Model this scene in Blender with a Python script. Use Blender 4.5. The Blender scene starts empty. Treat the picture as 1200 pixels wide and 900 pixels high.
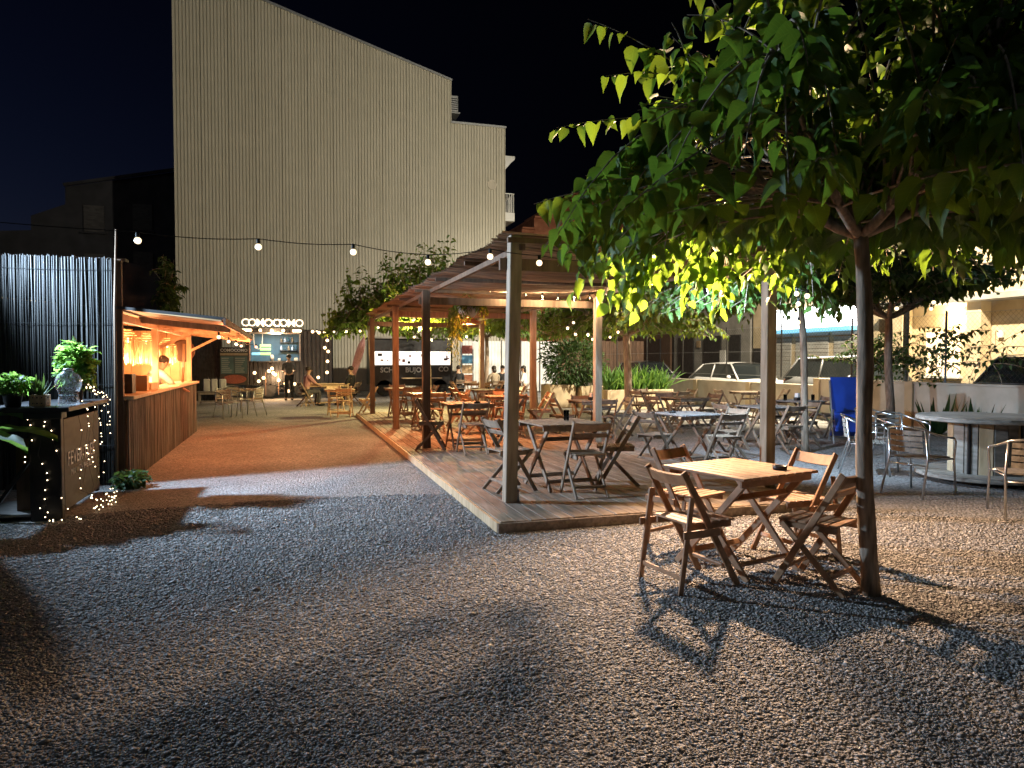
import bpy, math, random
import numpy as np
from mathutils import Vector, Matrix, Euler

R = math.radians
scene = bpy.context.scene
COL = scene.collection
rnd = random.Random(7)
npr = np.random.default_rng(11)

# ------------------------------------------------------------------ camera
cam_data = bpy.data.cameras.new('camera')
cam_data.sensor_width = 36.0
cam_data.lens = 25.5
cam_data.clip_start = 0.05
cam_data.clip_end = 900.0
cam = bpy.data.objects.new('camera', cam_data)
COL.objects.link(cam)
cam.location = (0.0, 0.0, 1.55)
cam.rotation_euler = (R(90 - 1.887), 0.0, R(-17.13))
scene.camera = cam

# ------------------------------------------------------------------ world: night sky
world = bpy.data.worlds.new('World')
scene.world = world
world.use_nodes = True
wn = world.node_tree.nodes
bg = wn['Background']
sky = wn.new('ShaderNodeTexSky')
sky.sky_type = 'NISHITA'
sky.sun_disc = False
FILL_EL, FILL_ROT = R(35), R(120)
sky.sun_elevation = R(-6)
sky.sun_rotation = R(-60)
tint = wn.new('ShaderNodeMix'); tint.data_type = 'RGBA'; tint.blend_type = 'MULTIPLY'; tint.inputs[0].default_value = 1.0
tint.inputs[7].default_value = (0.62, 0.72, 1.55, 1)      # deeper blue night
world.node_tree.links.new(sky.outputs[0], tint.inputs[6]); world.node_tree.links.new(tint.outputs[2], bg.inputs[0])
bg.inputs[1].default_value = 0.5

# ------------------------------------------------------------------ lights
def aim(o, target):
    d = Vector(target) - o.location
    o.rotation_euler = d.to_track_quat('-Z', 'Y').to_euler()

def spot(name, loc, target, watts, col, cone, blend=0.5, radius=0.08):
    l = bpy.data.lights.new(name, 'SPOT')
    l.energy = watts; l.color = col; l.spot_size = R(cone); l.spot_blend = blend
    l.shadow_soft_size = radius
    o = bpy.data.objects.new(name, l); COL.objects.link(o)
    o.location = loc; aim(o, target)
    return o

def point(name, loc, watts, col, radius=0.05):
    l = bpy.data.lights.new(name, 'POINT')
    l.energy = watts; l.color = col; l.shadow_soft_size = radius
    o = bpy.data.objects.new(name, l); COL.objects.link(o)
    o.location = loc
    return o

night_fill = bpy.data.lights.new('night_fill', 'SUN')  # added soft fill lifting the dark areas, in place of city glow
night_fill.energy = 0.085; night_fill.angle = R(25); night_fill.color = (0.74, 0.86, 1.0)
fill_ob = bpy.data.objects.new('night_fill', night_fill); COL.objects.link(fill_ob)
fill_ob.rotation_euler = (R(48), 0, R(-30))

COLD = (0.54, 0.75, 1.0); WARM = (1.0, 0.65, 0.40); AMBER = (1.0, 0.47, 0.20)
# cold floodlight fixed to the top of the reed screen, just left of the frame
spot('cold_flood_light', (-3.75, 9.50, 2.88), (7.0, 7.2, 0.9), 3000, COLD, 122, 1.0, 0.07)
# warm floodlight under the front beam of the pergola
spot('warm_flood_light', (3.72, 6.86, 2.66), (4.25, 2.9, 1.2), 1850, WARM, 140, 0.6, 0.07)
# second cold floodlight, under the right beam of the pergola, facing the wall side
spot('yard_flood_light', (5.42, 8.6, 2.50), (9.4, 11.4, 0.6), 1000, COLD, 150, 0.5, 0.07)
# street floodlight on the mast beyond the right-hand wall
spot('street_flood_light', (14.45, 14.0, 9.3), (3.2, 37.0, 8.0), 16000, (1.0, 0.90, 0.70), 80, 0.7, 0.25)
# its lower head lights the street and the cars
spot('street_lamp_light', (14.8, 14.6, 9.2), (17.0, 22.0, 0.0), 20000, (1.0, 0.86, 0.62), 120, 0.6, 0.2)

# ------------------------------------------------------------------ exposure and render
scene.view_settings.view_transform = 'Standard'
scene.view_settings.look = 'None'
scene.view_settings.exposure = 0.3
scene.view_settings.gamma = 1.0
scene.view_settings.use_curve_mapping = False
scene.render.engine = 'CYCLES'
cy = scene.cycles
cy.use_denoising = True
cy.max_bounces = 6; cy.diffuse_bounces = 3; cy.glossy_bounces = 3
cy.transmission_bounces = 5; cy.transparent_max_bounces = 6
cy.sample_clamp_indirect = 2.5
cy.use_adaptive_sampling = True
cy.adaptive_threshold = 0.015
cy.caustics_reflective = False; cy.caustics_refractive = False

# ------------------------------------------------------------------ materials
M = {}
def newmat(key):
    m = bpy.data.materials.new(key); m.use_nodes = True
    M[key] = m
    nt = m.node_tree
    return m, nt, nt.nodes, nt.links, nt.nodes['Principled BSDF']

def noisemat(key, c1, c2, scale=6.0, stretch=(1, 1, 1), rough=0.7, bump=0.15, metal=0.0,
             rand=0.25, spec=0.4, detail=6.0, coord='Object', bscale=None, dirt=0.0):
    """two-colour mottled surface, grain stretched by `stretch`, a little variation per object"""
    m, nt, n, l, b = newmat(key)
    tc = n.new('ShaderNodeTexCoord'); mp = n.new('ShaderNodeMapping')
    oi = n.new('ShaderNodeObjectInfo')
    mp.inputs['Scale'].default_value = stretch
    l.new(tc.outputs[coord], mp.inputs['Vector'])
    add = n.new('ShaderNodeVectorMath'); add.operation = 'MULTIPLY_ADD'
    cmb = n.new('ShaderNodeCombineXYZ')
    for i in range(3): l.new(oi.outputs['Random'], cmb.inputs[i])
    l.new(cmb.outputs[0], add.inputs[0]); add.inputs[1].default_value = (31, 17, 23)
    l.new(mp.outputs[0], add.inputs[2])
    no = n.new('ShaderNodeTexNoise'); no.inputs['Scale'].default_value = scale
    no.inputs['Detail'].default_value = detail
    l.new(add.outputs[0], no.inputs['Vector'])
    rp = n.new('ShaderNodeValToRGB')
    rp.color_ramp.elements[0].position = 0.32; rp.color_ramp.elements[1].position = 0.68
    rp.color_ramp.elements[0].color = (*c1, 1); rp.color_ramp.elements[1].color = (*c2, 1)
    l.new(no.outputs['Fac'], rp.inputs[0])
    hs = n.new('ShaderNodeHueSaturation')
    mr = n.new('ShaderNodeMapRange'); mr.inputs[3].default_value = 1 - rand; mr.inputs[4].default_value = 1 + rand
    l.new(oi.outputs['Random'], mr.inputs[0]); l.new(mr.outputs[0], hs.inputs['Value'])
    l.new(rp.outputs[0], hs.inputs['Color'])
    src = hs.outputs[0]
    if dirt > 0:
        n2 = n.new('ShaderNodeTexNoise'); n2.inputs['Scale'].default_value = 1.7; n2.inputs['Detail'].default_value = 8
        l.new(tc.outputs['Object'], n2.inputs['Vector'])
        mx = n.new('ShaderNodeMix'); mx.data_type = 'RGBA'; mx.blend_type = 'MULTIPLY'
        r2 = n.new('ShaderNodeValToRGB'); r2.color_ramp.elements[0].position = 0.35; r2.color_ramp.elements[1].position = 0.65
        r2.color_ramp.elements[0].color = (1 - dirt, 1 - dirt, 1 - dirt * 1.05, 1); r2.color_ramp.elements[1].color = (1, 1, 1, 1)
        l.new(n2.outputs['Fac'], r2.inputs[0]); mx.inputs[0].default_value = 1.0
        l.new(src, mx.inputs[6]); l.new(r2.outputs[0], mx.inputs[7]); src = mx.outputs[2]
    l.new(src, b.inputs['Base Color'])
    b.inputs['Roughness'].default_value = rough; b.inputs['Metallic'].default_value = metal
    b.inputs['Specular IOR Level'].default_value = spec
    if bump > 0:
        bp = n.new('ShaderNodeBump'); bp.inputs['Strength'].default_value = bump; bp.inputs['Distance'].default_value = 0.01
        l.new(no.outputs['Fac'], bp.inputs['Height']); l.new(bp.outputs[0], b.inputs['Normal'])
    return m

def emit(key, col, strength):
    m, nt, n, l, b = newmat(key)
    b.inputs['Base Color'].default_value = (*col, 1)
    b.inputs['Emission Color'].default_value = (*col, 1)
    b.inputs['Emission Strength'].default_value = strength
    if key not in ('shop_glow', 'menu_glow', 'pane_warm'): m.cycles.emission_sampling = 'NONE'
    return m

def glassmat(key, col, rough=0.05, alpha_mix=0.5):
    """thin pane: part mirror gloss, part see-through"""
    m, nt, n, l, b = newmat(key)
    tr = n.new('ShaderNodeBsdfTransparent'); tr.inputs[0].default_value = (*col, 1)
    gl = n.new('ShaderNodeBsdfGlossy'); gl.inputs['Roughness'].default_value = rough
    fr = n.new('ShaderNodeFresnel'); fr.inputs[0].default_value = 1.5
    mx = n.new('ShaderNodeMixShader'); l.new(fr.outputs[0], mx.inputs[0])
    l.new(tr.outputs[0], mx.inputs[1]); l.new(gl.outputs[0], mx.inputs[2])
    l.new(mx.outputs[0], n['Material Output'].inputs['Surface'])
    return m

def leafmat(key, dark, light, trans, tmix=0.45, rough=0.55):
    m, nt, n, l, b = newmat(key)
    g = n.new('ShaderNodeNewGeometry'); oi = n.new('ShaderNodeObjectInfo')
    ad = n.new('ShaderNodeMath'); ad.operation = 'ADD'; fr = n.new('ShaderNodeMath'); fr.operation = 'FRACT'
    l.new(g.outputs['Random Per Island'], ad.inputs[0]); l.new(oi.outputs['Random'], ad.inputs[1]); l.new(ad.outputs[0], fr.inputs[0])
    rp = n.new('ShaderNodeValToRGB')
    rp.color_ramp.elements[0].color = (*dark, 1); rp.color_ramp.elements[1].color = (*light, 1)
    l.new(fr.outputs[0], rp.inputs[0])
    # midrib and side veins from the leaf's own coordinates
    at_ = n.new('ShaderNodeAttribute'); at_.attribute_name = 'leafuv'
    sx = n.new('ShaderNodeSeparateXYZ'); l.new(at_.outputs['Vector'], sx.inputs[0])
    def mth(op, a, b_=None):
        k = n.new('ShaderNodeMath'); k.operation = op
        for i, v in enumerate((a, b_)):
            if v is None: continue
            if isinstance(v, (int, float)): k.inputs[i].default_value = v
            else: l.new(v, k.inputs[i])
        return k.outputs[0]
    ax_ = mth('ABSOLUTE', sx.outputs[0]); q = mth('SUBTRACT', sx.outputs[1], mth('MULTIPLY', ax_, 0.9))
    wv = mth('ABSOLUTE', mth('SUBTRACT', mth('FRACT', mth('MULTIPLY', q, 7.0)), 0.5))
    side = mth('LESS_THAN', wv, 0.07); mid = mth('LESS_THAN', ax_, 0.018); vein = mth('MAXIMUM', mth('MULTIPLY', side, .6), mid)
    has = mth('MULTIPLY', vein, sx.outputs[2])
    vm = n.new('ShaderNodeMix'); vm.data_type = 'RGBA'; l.new(mth('MULTIPLY', has, .38), vm.inputs[0])
    l.new(rp.outputs[0], vm.inputs[6]); vm.inputs[7].default_value = (min(1, light[0] * 2.4), min(1, light[1] * 2.0), min(1, light[2] * 2.4), 1)
    l.new(vm.outputs[2], b.inputs['Base Color'])
    b.inputs['Roughness'].default_value = rough
    b.inputs['Specular IOR Level'].default_value = 0.32
    t = n.new('ShaderNodeBsdfTranslucent')
    hs = n.new('ShaderNodeHueSaturation'); mr = n.new('ShaderNodeMapRange')
    mr.inputs[3].default_value = 0.6; mr.inputs[4].default_value = 1.25
    l.new(fr.outputs[0], mr.inputs[0]); l.new(mr.outputs[0], hs.inputs['Value'])
    hs.inputs['Color'].default_value = (*trans, 1); l.new(hs.outputs[0], t.inputs[0])
    mx = n.new('ShaderNodeMixShader'); mx.inputs[0].default_value = tmix
    l.new(b.outputs[0], mx.inputs[1]); l.new(t.outputs[0], mx.inputs[2])
    l.new(mx.outputs[0], n['Material Output'].inputs['Surface'])
    return m

# gravel sheet (far) and pebbles (near)
def gravel_ground():
    m, nt, n, l, b = newmat('gravel')
    tc = n.new('ShaderNodeTexCoord')
    v = n.new('ShaderNodeTexVoronoi'); v.inputs['Scale'].default_value = 46
    l.new(tc.outputs['Object'], v.inputs['Vector'])
    rp = n.new('ShaderNodeValToRGB')
    rp.color_ramp.elements[0].color = (0.15, 0.145, 0.138, 1); rp.color_ramp.elements[1].color = (0.42, 0.40, 0.38, 1)
    sp = n.new('ShaderNodeSeparateColor'); l.new(v.outputs['Color'], sp.inputs[0]); l.new(sp.outputs[0], rp.inputs[0])
    no = n.new('ShaderNodeTexNoise'); no.inputs['Scale'].default_value = 0.8; no.inputs['Detail'].default_value = 5
    l.new(tc.outputs['Object'], no.inputs['Vector'])
    mr = n.new('ShaderNodeMapRange'); mr.inputs[1].default_value = 0.3; mr.inputs[2].default_value = 0.7
    mr.inputs[3].default_value = 0.72; mr.inputs[4].default_value = 1.12
    l.new(no.outputs['Fac'], mr.inputs[0])
    hs = n.new('ShaderNodeHueSaturation'); l.new(rp.outputs[0], hs.inputs['Color']); l.new(mr.outputs[0], hs.inputs['Value'])
    l.new(hs.outputs[0], b.inputs['Base Color'])
    bp = n.new('ShaderNodeBump'); bp.invert = True; bp.inputs['Strength'].default_value = 1.0; bp.inputs['Distance'].default_value = 0.016
    l.new(v.outputs['Distance'], bp.inputs['Height']); l.new(bp.outputs[0], b.inputs['Normal'])
    b.inputs['Roughness'].default_value = 0.8
    return m
gravel_ground()
def pebble_mat():
    m, nt, n, l, b = newmat('pebble')
    g = n.new('ShaderNodeNewGeometry')
    rp = n.new('ShaderNodeValToRGB'); e = rp.color_ramp.elements
    e[0].color = (0.115, 0.11, 0.105, 1); e[1].color = (0.48, 0.46, 0.44, 1)
    k = e.new(0.35); k.color = (0.215, 0.208, 0.20, 1)
    k = e.new(0.75); k.color = (0.295, 0.275, 0.255, 1)
    l.new(g.outputs['Random Per Island'], rp.inputs[0]); l.new(rp.outputs[0], b.inputs['Base Color'])
    b.inputs['Roughness'].default_value = 0.62
    return m
pebble_mat()

noisemat('asphalt', (0.035, 0.035, 0.036), (0.065, 0.064, 0.062), 40, rough=0.9, bump=0.3)
noisemat('deckwood', (0.20, 0.145, 0.10), (0.40, 0.31, 0.235), 5, (5, 0.6, 5), rough=0.7, bump=0.25, rand=0.22, dirt=0.3)
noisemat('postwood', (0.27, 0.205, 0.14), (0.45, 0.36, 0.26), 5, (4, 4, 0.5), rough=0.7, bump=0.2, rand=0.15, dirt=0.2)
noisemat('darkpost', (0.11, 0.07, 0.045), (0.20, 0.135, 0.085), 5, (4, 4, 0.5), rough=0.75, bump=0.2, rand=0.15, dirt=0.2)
noisemat('chairwood', (0.21, 0.115, 0.06), (0.39, 0.225, 0.125), 7, (1.5, 1.5, 1.5), rough=0.5, bump=0.12, rand=0.22)
noisemat('chairgrey', (0.16, 0.115, 0.08), (0.30, 0.225, 0.16), 7, (1.5, 1.5, 1.5), rough=0.62, bump=0.15, rand=0.22)
noisemat('tablegrey', (0.16, 0.15, 0.14), (0.31, 0.29, 0.27), 7, (1, 5, 1), rough=0.5, bump=0.1, rand=0.15)
noisemat('palewood', (0.42, 0.30, 0.17), (0.60, 0.45, 0.28), 5, (3, 3, 0.6), rough=0.6, bump=0.08, rand=0.12)
noisemat('plywood', (0.48, 0.28, 0.13), (0.62, 0.40, 0.21), 4, (0.7, 3, 1), rough=0.6, bump=0.05, rand=0.08)
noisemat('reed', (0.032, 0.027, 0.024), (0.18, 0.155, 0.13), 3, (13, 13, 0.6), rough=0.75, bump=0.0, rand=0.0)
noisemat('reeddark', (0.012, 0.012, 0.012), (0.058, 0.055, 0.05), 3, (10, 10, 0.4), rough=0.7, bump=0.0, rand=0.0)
noisemat('reedmat', (0.15, 0.095, 0.06), (0.52, 0.37, 0.25), 3, (0.35, 9, 9), rough=0.75, bump=0.0, rand=0.0)
noisemat('cladding', (0.445, 0.415, 0.33), (0.475, 0.445, 0.36), 1.2, (1, 1, 0.25), rough=0.55, bump=0.0, rand=0.015, dirt=0.07)
noisemat('render_beige', (0.50, 0.40, 0.25), (0.60, 0.49, 0.33), 2, rough=0.85, bump=0.05, rand=0.05, dirt=0.2)
noisemat('render_cream', (0.50, 0.45, 0.36), (0.60, 0.55, 0.46), 2, rough=0.85, bump=0.05, rand=0.05, dirt=0.25)
noisemat('render_white', (0.62, 0.62, 0.60), (0.74, 0.74, 0.72), 2, rough=0.8, bump=0.05, rand=0.05, dirt=0.2)
noisemat('render_dark', (0.045, 0.045, 0.05), (0.08, 0.08, 0.085), 1.5, rough=0.9, bump=0.1, rand=0.05, dirt=0.3)
noisemat('render_night', (0.018, 0.018, 0.022), (0.030, 0.030, 0.035), 1.5, rough=0.9, bump=0.1, rand=0.05, dirt=0.3)
noisemat('render_grey', (0.26, 0.25, 0.23), (0.36, 0.345, 0.32), 1.5, rough=0.85, bump=0.05, rand=0.05, dirt=0.3)
noisemat('terracotta', (0.33, 0.12, 0.06), (0.48, 0.20, 0.11), 3, rough=0.85, bump=0.1, rand=0.18)
noisemat('bark', (0.18, 0.135, 0.095), (0.40, 0.31, 0.23), 6, (6, 6, 1.0), rough=0.9, bump=0.6, rand=0.1)
noisemat('blackpaint', (0.012, 0.012, 0.014), (0.028, 0.028, 0.030), 6, rough=0.42, bump=0.05, rand=0.1)
noisemat('blackpanel', (0.030, 0.028, 0.028), (0.060, 0.055, 0.052), 4, (1, 1, 3), rough=0.6, bump=0.08, rand=0.1, dirt=0.3)
noisemat('steel', (0.50, 0.50, 0.50), (0.66, 0.66, 0.66), 8, rough=0.28, bump=0.02, metal=0.95, rand=0.06)
noisemat('galv', (0.33, 0.34, 0.35), (0.46, 0.47, 0.48), 12, rough=0.45, bump=0.02, metal=0.7, rand=0.06)
noisemat('darkmetal', (0.03, 0.03, 0.032), (0.06, 0.06, 0.06), 8, rough=0.45, bump=0.02, metal=0.6, rand=0.1)
noisemat('spoolwood', (0.21, 0.185, 0.155), (0.40, 0.36, 0.31), 5, (4, 1, 4), rough=0.7, bump=0.25, rand=0.15, dirt=0.25)
noisemat('blueplastic', (0.012, 0.06, 0.42), (0.02, 0.085, 0.56), 3, rough=0.45, bump=0.05, rand=0.1)
noisemat('whiteplastic', (0.68, 0.68, 0.66), (0.80, 0.80, 0.78), 3, rough=0.4, bump=0.0, rand=0.05)
noisemat('straw', (0.52, 0.38, 0.19), (0.72, 0.56, 0.32), 5, rough=0.8, bump=0.05, rand=0.1)
leafmat('raffia', (0.52, 0.38, 0.19), (0.72, 0.56, 0.32), (0.60, 0.46, 0.25), 0.35, 0.8)
noisemat('potclay', (0.30, 0.24, 0.16), (0.42, 0.35, 0.25), 5, rough=0.75, bump=0.1, rand=0.1)
noisemat('potwhite', (0.45, 0.47, 0.48), (0.60, 0.62, 0.62), 5, rough=0.5, bump=0.05, rand=0.1)
noisemat('potdark', (0.04, 0.035, 0.03), (0.075, 0.065, 0.055), 5, rough=0.6, bump=0.1, rand=0.1)
noisemat('skin', (0.45, 0.27, 0.18), (0.54, 0.34, 0.24), 6, rough=0.5, bump=0.02, rand=0.08)
noisemat('hair', (0.012, 0.009, 0.007), (0.035, 0.025, 0.018), 30, (8, 8, 1), rough=0.5, bump=0.3, rand=0.2)
noisemat('cloth_grey', (0.06, 0.06, 0.065), (0.10, 0.10, 0.105), 12, rough=0.9, bump=0.2, rand=0.05)
noisemat('cloth_black', (0.012, 0.012, 0.014), (0.03, 0.03, 0.032), 12, rough=0.9, bump=0.2, rand=0.05)
noisemat('cloth_white', (0.62, 0.62, 0.60), (0.74, 0.74, 0.72), 12, rough=0.9, bump=0.2, rand=0.05)
noisemat('cloth_tan', (0.25, 0.20, 0.14), (0.34, 0.28, 0.20), 12, rough=0.9, bump=0.2, rand=0.05)
noisemat('cloth_pink', (0.40, 0.20, 0.20), (0.50, 0.28, 0.27), 12, rough=0.9, bump=0.2, rand=0.05)
noisemat('rubber', (0.015, 0.015, 0.015), (0.03, 0.03, 0.03), 12, rough=0.8, bump=0.1, rand=0.05)
noisemat('carwhite', (0.66, 0.66, 0.66), (0.70, 0.70, 0.70), 2, rough=0.22, bump=0.0, rand=0.02, spec=0.6)
noisemat('cargrey', (0.20, 0.205, 0.21), (0.23, 0.235, 0.24), 2, rough=0.22, bump=0.0, rand=0.02, spec=0.6, metal=0.3)
noisemat('cardark', (0.012, 0.014, 0.018), (0.018, 0.02, 0.024), 2, rough=0.2, bump=0.0, rand=0.02, spec=0.6)
noisemat('carglass', (0.012, 0.016, 0.018), (0.018, 0.022, 0.024), 2, rough=0.06, bump=0.0, rand=0.02, spec=0.8)
noisemat('shutter', (0.36, 0.35, 0.32), (0.44, 0.43, 0.40), 3, rough=0.55, bump=0.0, rand=0.05, dirt=0.2)
noisemat('brownwood', (0.09, 0.05, 0.03), (0.16, 0.09, 0.055), 4, (4, 4, 0.6), rough=0.7, bump=0.1, rand=0.15)
noisemat('tealpaint', (0.05, 0.10, 0.12), (0.07, 0.14, 0.16), 4, rough=0.5, bump=0.02, rand=0.1)
noisemat('meatred', (0.22, 0.05, 0.035), (0.42, 0.13, 0.09), 14, rough=0.6, bump=0.0, rand=0.0)
noisemat('kraft', (0.40, 0.27, 0.14), (0.50, 0.35, 0.20), 5, rough=0.8, bump=0.03, rand=0.15)
noisemat('letter_grey', (0.55, 0.53, 0.52), (0.70, 0.68, 0.66), 20, rough=0.7, bump=0.0, rand=0.0)
noisemat('chalk', (0.36, 0.36, 0.36), (0.46, 0.46, 0.46), 20, rough=0.8, bump=0.0, rand=0.1)
noisemat('orangeshade', (0.55, 0.13, 0.04), (0.68, 0.20, 0.07), 20, (1, 1, 4), rough=0.6, bump=0.2, rand=0.0)
noisemat('greenpanel', (0.28, 0.62, 0.22), (0.34, 0.70, 0.28), 4, rough=0.5, bump=0.0, rand=0.05)
noisemat('bluepanel', (0.10, 0.30, 0.50), (0.14, 0.38, 0.58), 4, rough=0.5, bump=0.0, rand=0.05)
noisemat('soil', (0.04, 0.03, 0.02), (0.08, 0.06, 0.045), 12, rough=0.95, bump=0.4, rand=0.1)
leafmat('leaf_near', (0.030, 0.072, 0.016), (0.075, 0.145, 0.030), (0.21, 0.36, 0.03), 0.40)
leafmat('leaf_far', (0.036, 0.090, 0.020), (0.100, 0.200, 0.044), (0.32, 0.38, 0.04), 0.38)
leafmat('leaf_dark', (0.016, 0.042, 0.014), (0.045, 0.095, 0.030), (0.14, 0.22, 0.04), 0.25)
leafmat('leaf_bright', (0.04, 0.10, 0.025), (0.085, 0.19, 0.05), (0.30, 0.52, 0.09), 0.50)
emit('bulb_glow', (1.0, 0.78, 0.48), 1.9)
emit('filament', (1.0, 0.66, 0.34), 4.5)
emit('fairy_glow', (1.0, 0.76, 0.46), 7.0)
emit('sign_glow', (1.0, 0.84, 0.66), 1.0)
emit('shop_glow', (0.93, 0.97, 1.0), 6.0)
emit('shop_blue', (0.18, 0.50, 0.72), 0.9)
emit('menu_glow', (1.0, 0.93, 0.86), 1.15)
emit('led_cold', (0.82, 0.92, 1.0), 12.0)
emit('led_warm', (1.0, 0.75, 0.45), 12.0)
emit('screen_green', (0.36, 0.80, 0.30), 0.55)
emit('screen_blue', (0.20, 0.55, 0.85), 0.5)
emit('pane_warm', (1.0, 0.80, 0.52), 0.9)
glassmat('clearglass', (0.93, 0.96, 0.96))
def jarglass():
    m, nt, n, l, b = newmat('jarglass')
    b.inputs['Base Color'].default_value = (.85, .9, .95, 1); b.inputs['Roughness'].default_value = .15
    b.inputs['Transmission Weight'].default_value = .0; b.inputs['Specular IOR Level'].default_value = 1.0
    tr = n.new('ShaderNodeBsdfTransparent'); mx = n.new('ShaderNodeMixShader')
    no = n.new('ShaderNodeTexNoise'); no.inputs['Scale'].default_value = 25
    rp = n.new('ShaderNodeValToRGB'); rp.color_ramp.elements[0].position = .45; rp.color_ramp.elements[1].position = .62
    rp.color_ramp.elements[0].color = (.06, .06, .06, 1); rp.color_ramp.elements[1].color = (.55, .55, .55, 1)  # white mottling put into the clear glass in place of sparkle
    l.new(no.outputs['Fac'], rp.inputs[0]); l.new(rp.outputs[0], mx.inputs[0])
    l.new(tr.outputs[0], mx.inputs[1]); l.new(b.outputs[0], mx.inputs[2]); l.new(mx.outputs[0], n['Material Output'].inputs['Surface'])
jarglass()

# ------------------------------------------------------------------ mesh collector
class MB:
    def __init__(s): s.v = []; s.f = []
    def add(s, vs, fs):
        o = len(s.v); s.v += [tuple(p) for p in vs]; s.f += [tuple(i + o for i in f) for f in fs]; return s
    def box(s, c, d, rot=None, bev=0.0):
        x, y, z = d[0] / 2, d[1] / 2, d[2] / 2
        c = Vector(c)
        rm = Euler(rot).to_matrix() if rot else Matrix.Identity(3)
        if bev <= 0:
            vs = [(-x, -y, -z), (x, -y, -z), (x, y, -z), (-x, y, -z), (-x, -y, z), (x, -y, z), (x, y, z), (-x, y, z)]
            fs = [(0, 3, 2, 1), (4, 5, 6, 7), (0, 1, 5, 4), (1, 2, 6, 5), (2, 3, 7, 6), (3, 0, 4, 7)]
        else:   # chamfered top and side edges
            k = min(bev, x * .45, y * .45, z * .45)
            vs = []
            for zz, q in ((-z, k), (-z + k, 0), (z - k, 0), (z, k)):
                xx, yy = x - q, y - q
                vs += [(-xx + (k if not q else 0), -yy, zz), (xx - (k if not q else 0), -yy, zz), (xx, -yy + (k if not q else 0), zz), (xx, yy - (k if not q else 0), zz),
                       (xx - (k if not q else 0), yy, zz), (-xx + (k if not q else 0), yy, zz), (-xx, yy - (k if not q else 0), zz), (-xx, -yy + (k if not q else 0), zz)]
            fs = [tuple(range(7, -1, -1)), tuple(range(24, 32))]
            for r in range(3):
                for i in range(8):
                    j = (i + 1) % 8; fs.append((r * 8 + i, r * 8 + j, r * 8 + 8 + j, r * 8 + 8 + i))
        return s.add([rm @ Vector(p) + c for p in vs], fs)
    def beam(s, p0, p1, w, h, up=(0, 0, 1), bev=0.0):
        """bar from p0 to p1; w across, h along `up`"""
        p0, p1 = Vector(p0), Vector(p1); d = p1 - p0; L = d.length; d = d / L
        u = Vector(up)
        if abs(d.dot(u)) > 0.99: u = Vector((1, 0, 0)) if abs(d.x) < 0.9 else Vector((0, 1, 0))
        a = d.cross(u).normalized(); b = a.cross(d).normalized()
        t = MB().box((0, 0, 0), (w, L, h), None, bev)
        rm = Matrix((a, d, b)).transposed(); c = (p0 + p1) / 2
        return s.add([rm @ Vector(p) + c for p in t.v], t.f)
    def tube(s, pts, rad, n=6, cap=True):
        pts = [Vector(p) for p in pts]
        if not hasattr(rad, '__len__'): rad = [rad] * len(pts)
        ref = Vector((0.31, 0.17, 0.93)); vs = []; fs = []; prev = None
        for i, p in enumerate(pts):
            d = (pts[min(i + 1, len(pts) - 1)] - pts[max(i - 1, 0)])
            if d.length < 1e-9: d = Vector((0, 0, 1))
            d.normalize()
            if prev is None:
                a = d.cross(ref)
                if a.length < 0.1: a = d.cross(Vector((1, 0, 0)))
            else: a = prev - d * prev.dot(d)
            a.normalize(); prev = a; b = d.cross(a)
            for k in range(n):
                t = 2 * math.pi * k / n
                vs.append(p + (a * math.cos(t) + b * math.sin(t)) * rad[i])
        for i in range(len(pts) - 1):
            for k in range(n):
                j = (k + 1) % n; fs.append((i * n + k, i * n + j, i * n + n + j, i * n + n + k))
        if cap:
            fs.append(tuple(range(n - 1, -1, -1))); q = (len(pts) - 1) * n; fs.append(tuple(range(q, q + n)))
        return s.add(vs, fs)
    def lathe(s, prof, n=16, c=(0, 0, 0), axis='z'):
        vs = []; fs = []; c = Vector(c)
        for r, z in prof:
            for k in range(n):
                t = 2 * math.pi * k / n
                p = (r * math.cos(t), r * math.sin(t), z)
                if axis == 'x': p = (p[2], p[0], p[1])
                if axis == 'y': p = (p[0], p[2], p[1])
                vs.append(Vector(p) + c)
        for i in range(len(prof) - 1):
            for k in range(n):
                j = (k + 1) % n; fs.append((i * n + k, i * n + j, i * n + n + j, i * n + n + k))
        if prof[0][0] > 1e-4: fs.append(tuple(range(n - 1, -1, -1)))
        if prof[-1][0] > 1e-4: q = (len(prof) - 1) * n; fs.append(tuple(range(q, q + n)))
        return s.add(vs, fs)
    def sphere(s, c, r, n=10, m=6, sq=(1, 1, 1)):
        prof = [(max(1e-5, math.sin(math.pi * i / m)), -math.cos(math.pi * i / m)) for i in range(m + 1)]
        t = MB().lathe(prof, n)
        return s.add([(c[0] + p[0] * r * sq[0], c[1] + p[1] * r * sq[1], c[2] + p[2] * r * sq[2]) for p in t.v], t.f)
    def prism(s, poly, a, b, axis='y'):
        """polygon in the plane across `axis`, from a to b"""
        def P(u, v, w): return {'y': (u, w, v), 'x': (w, u, v), 'z': (u, v, w)}[axis]
        k = len(poly)
        vs = [P(u, v, a) for u, v in poly] + [P(u, v, b) for u, v in poly]
        fs = [tuple(range(k)), tuple(range(2 * k - 1, k - 1, -1))] + [(i, i + k, (i + 1) % k + k, (i + 1) % k) for i in range(k)]
        return s.add(vs, fs)
    def mesh(s, name, smooth=False):
        me = bpy.data.meshes.new(name); me.from_pydata(s.v, [], s.f); me.update()
        if smooth: me.polygons.foreach_set('use_smooth', [True] * len(me.polygons))
        return me
    def build(s, name, mat, parent=None, smooth=False, loc=None, rot=None):
        return link(name, s.mesh(name, smooth), mat, parent, loc, rot)

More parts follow.
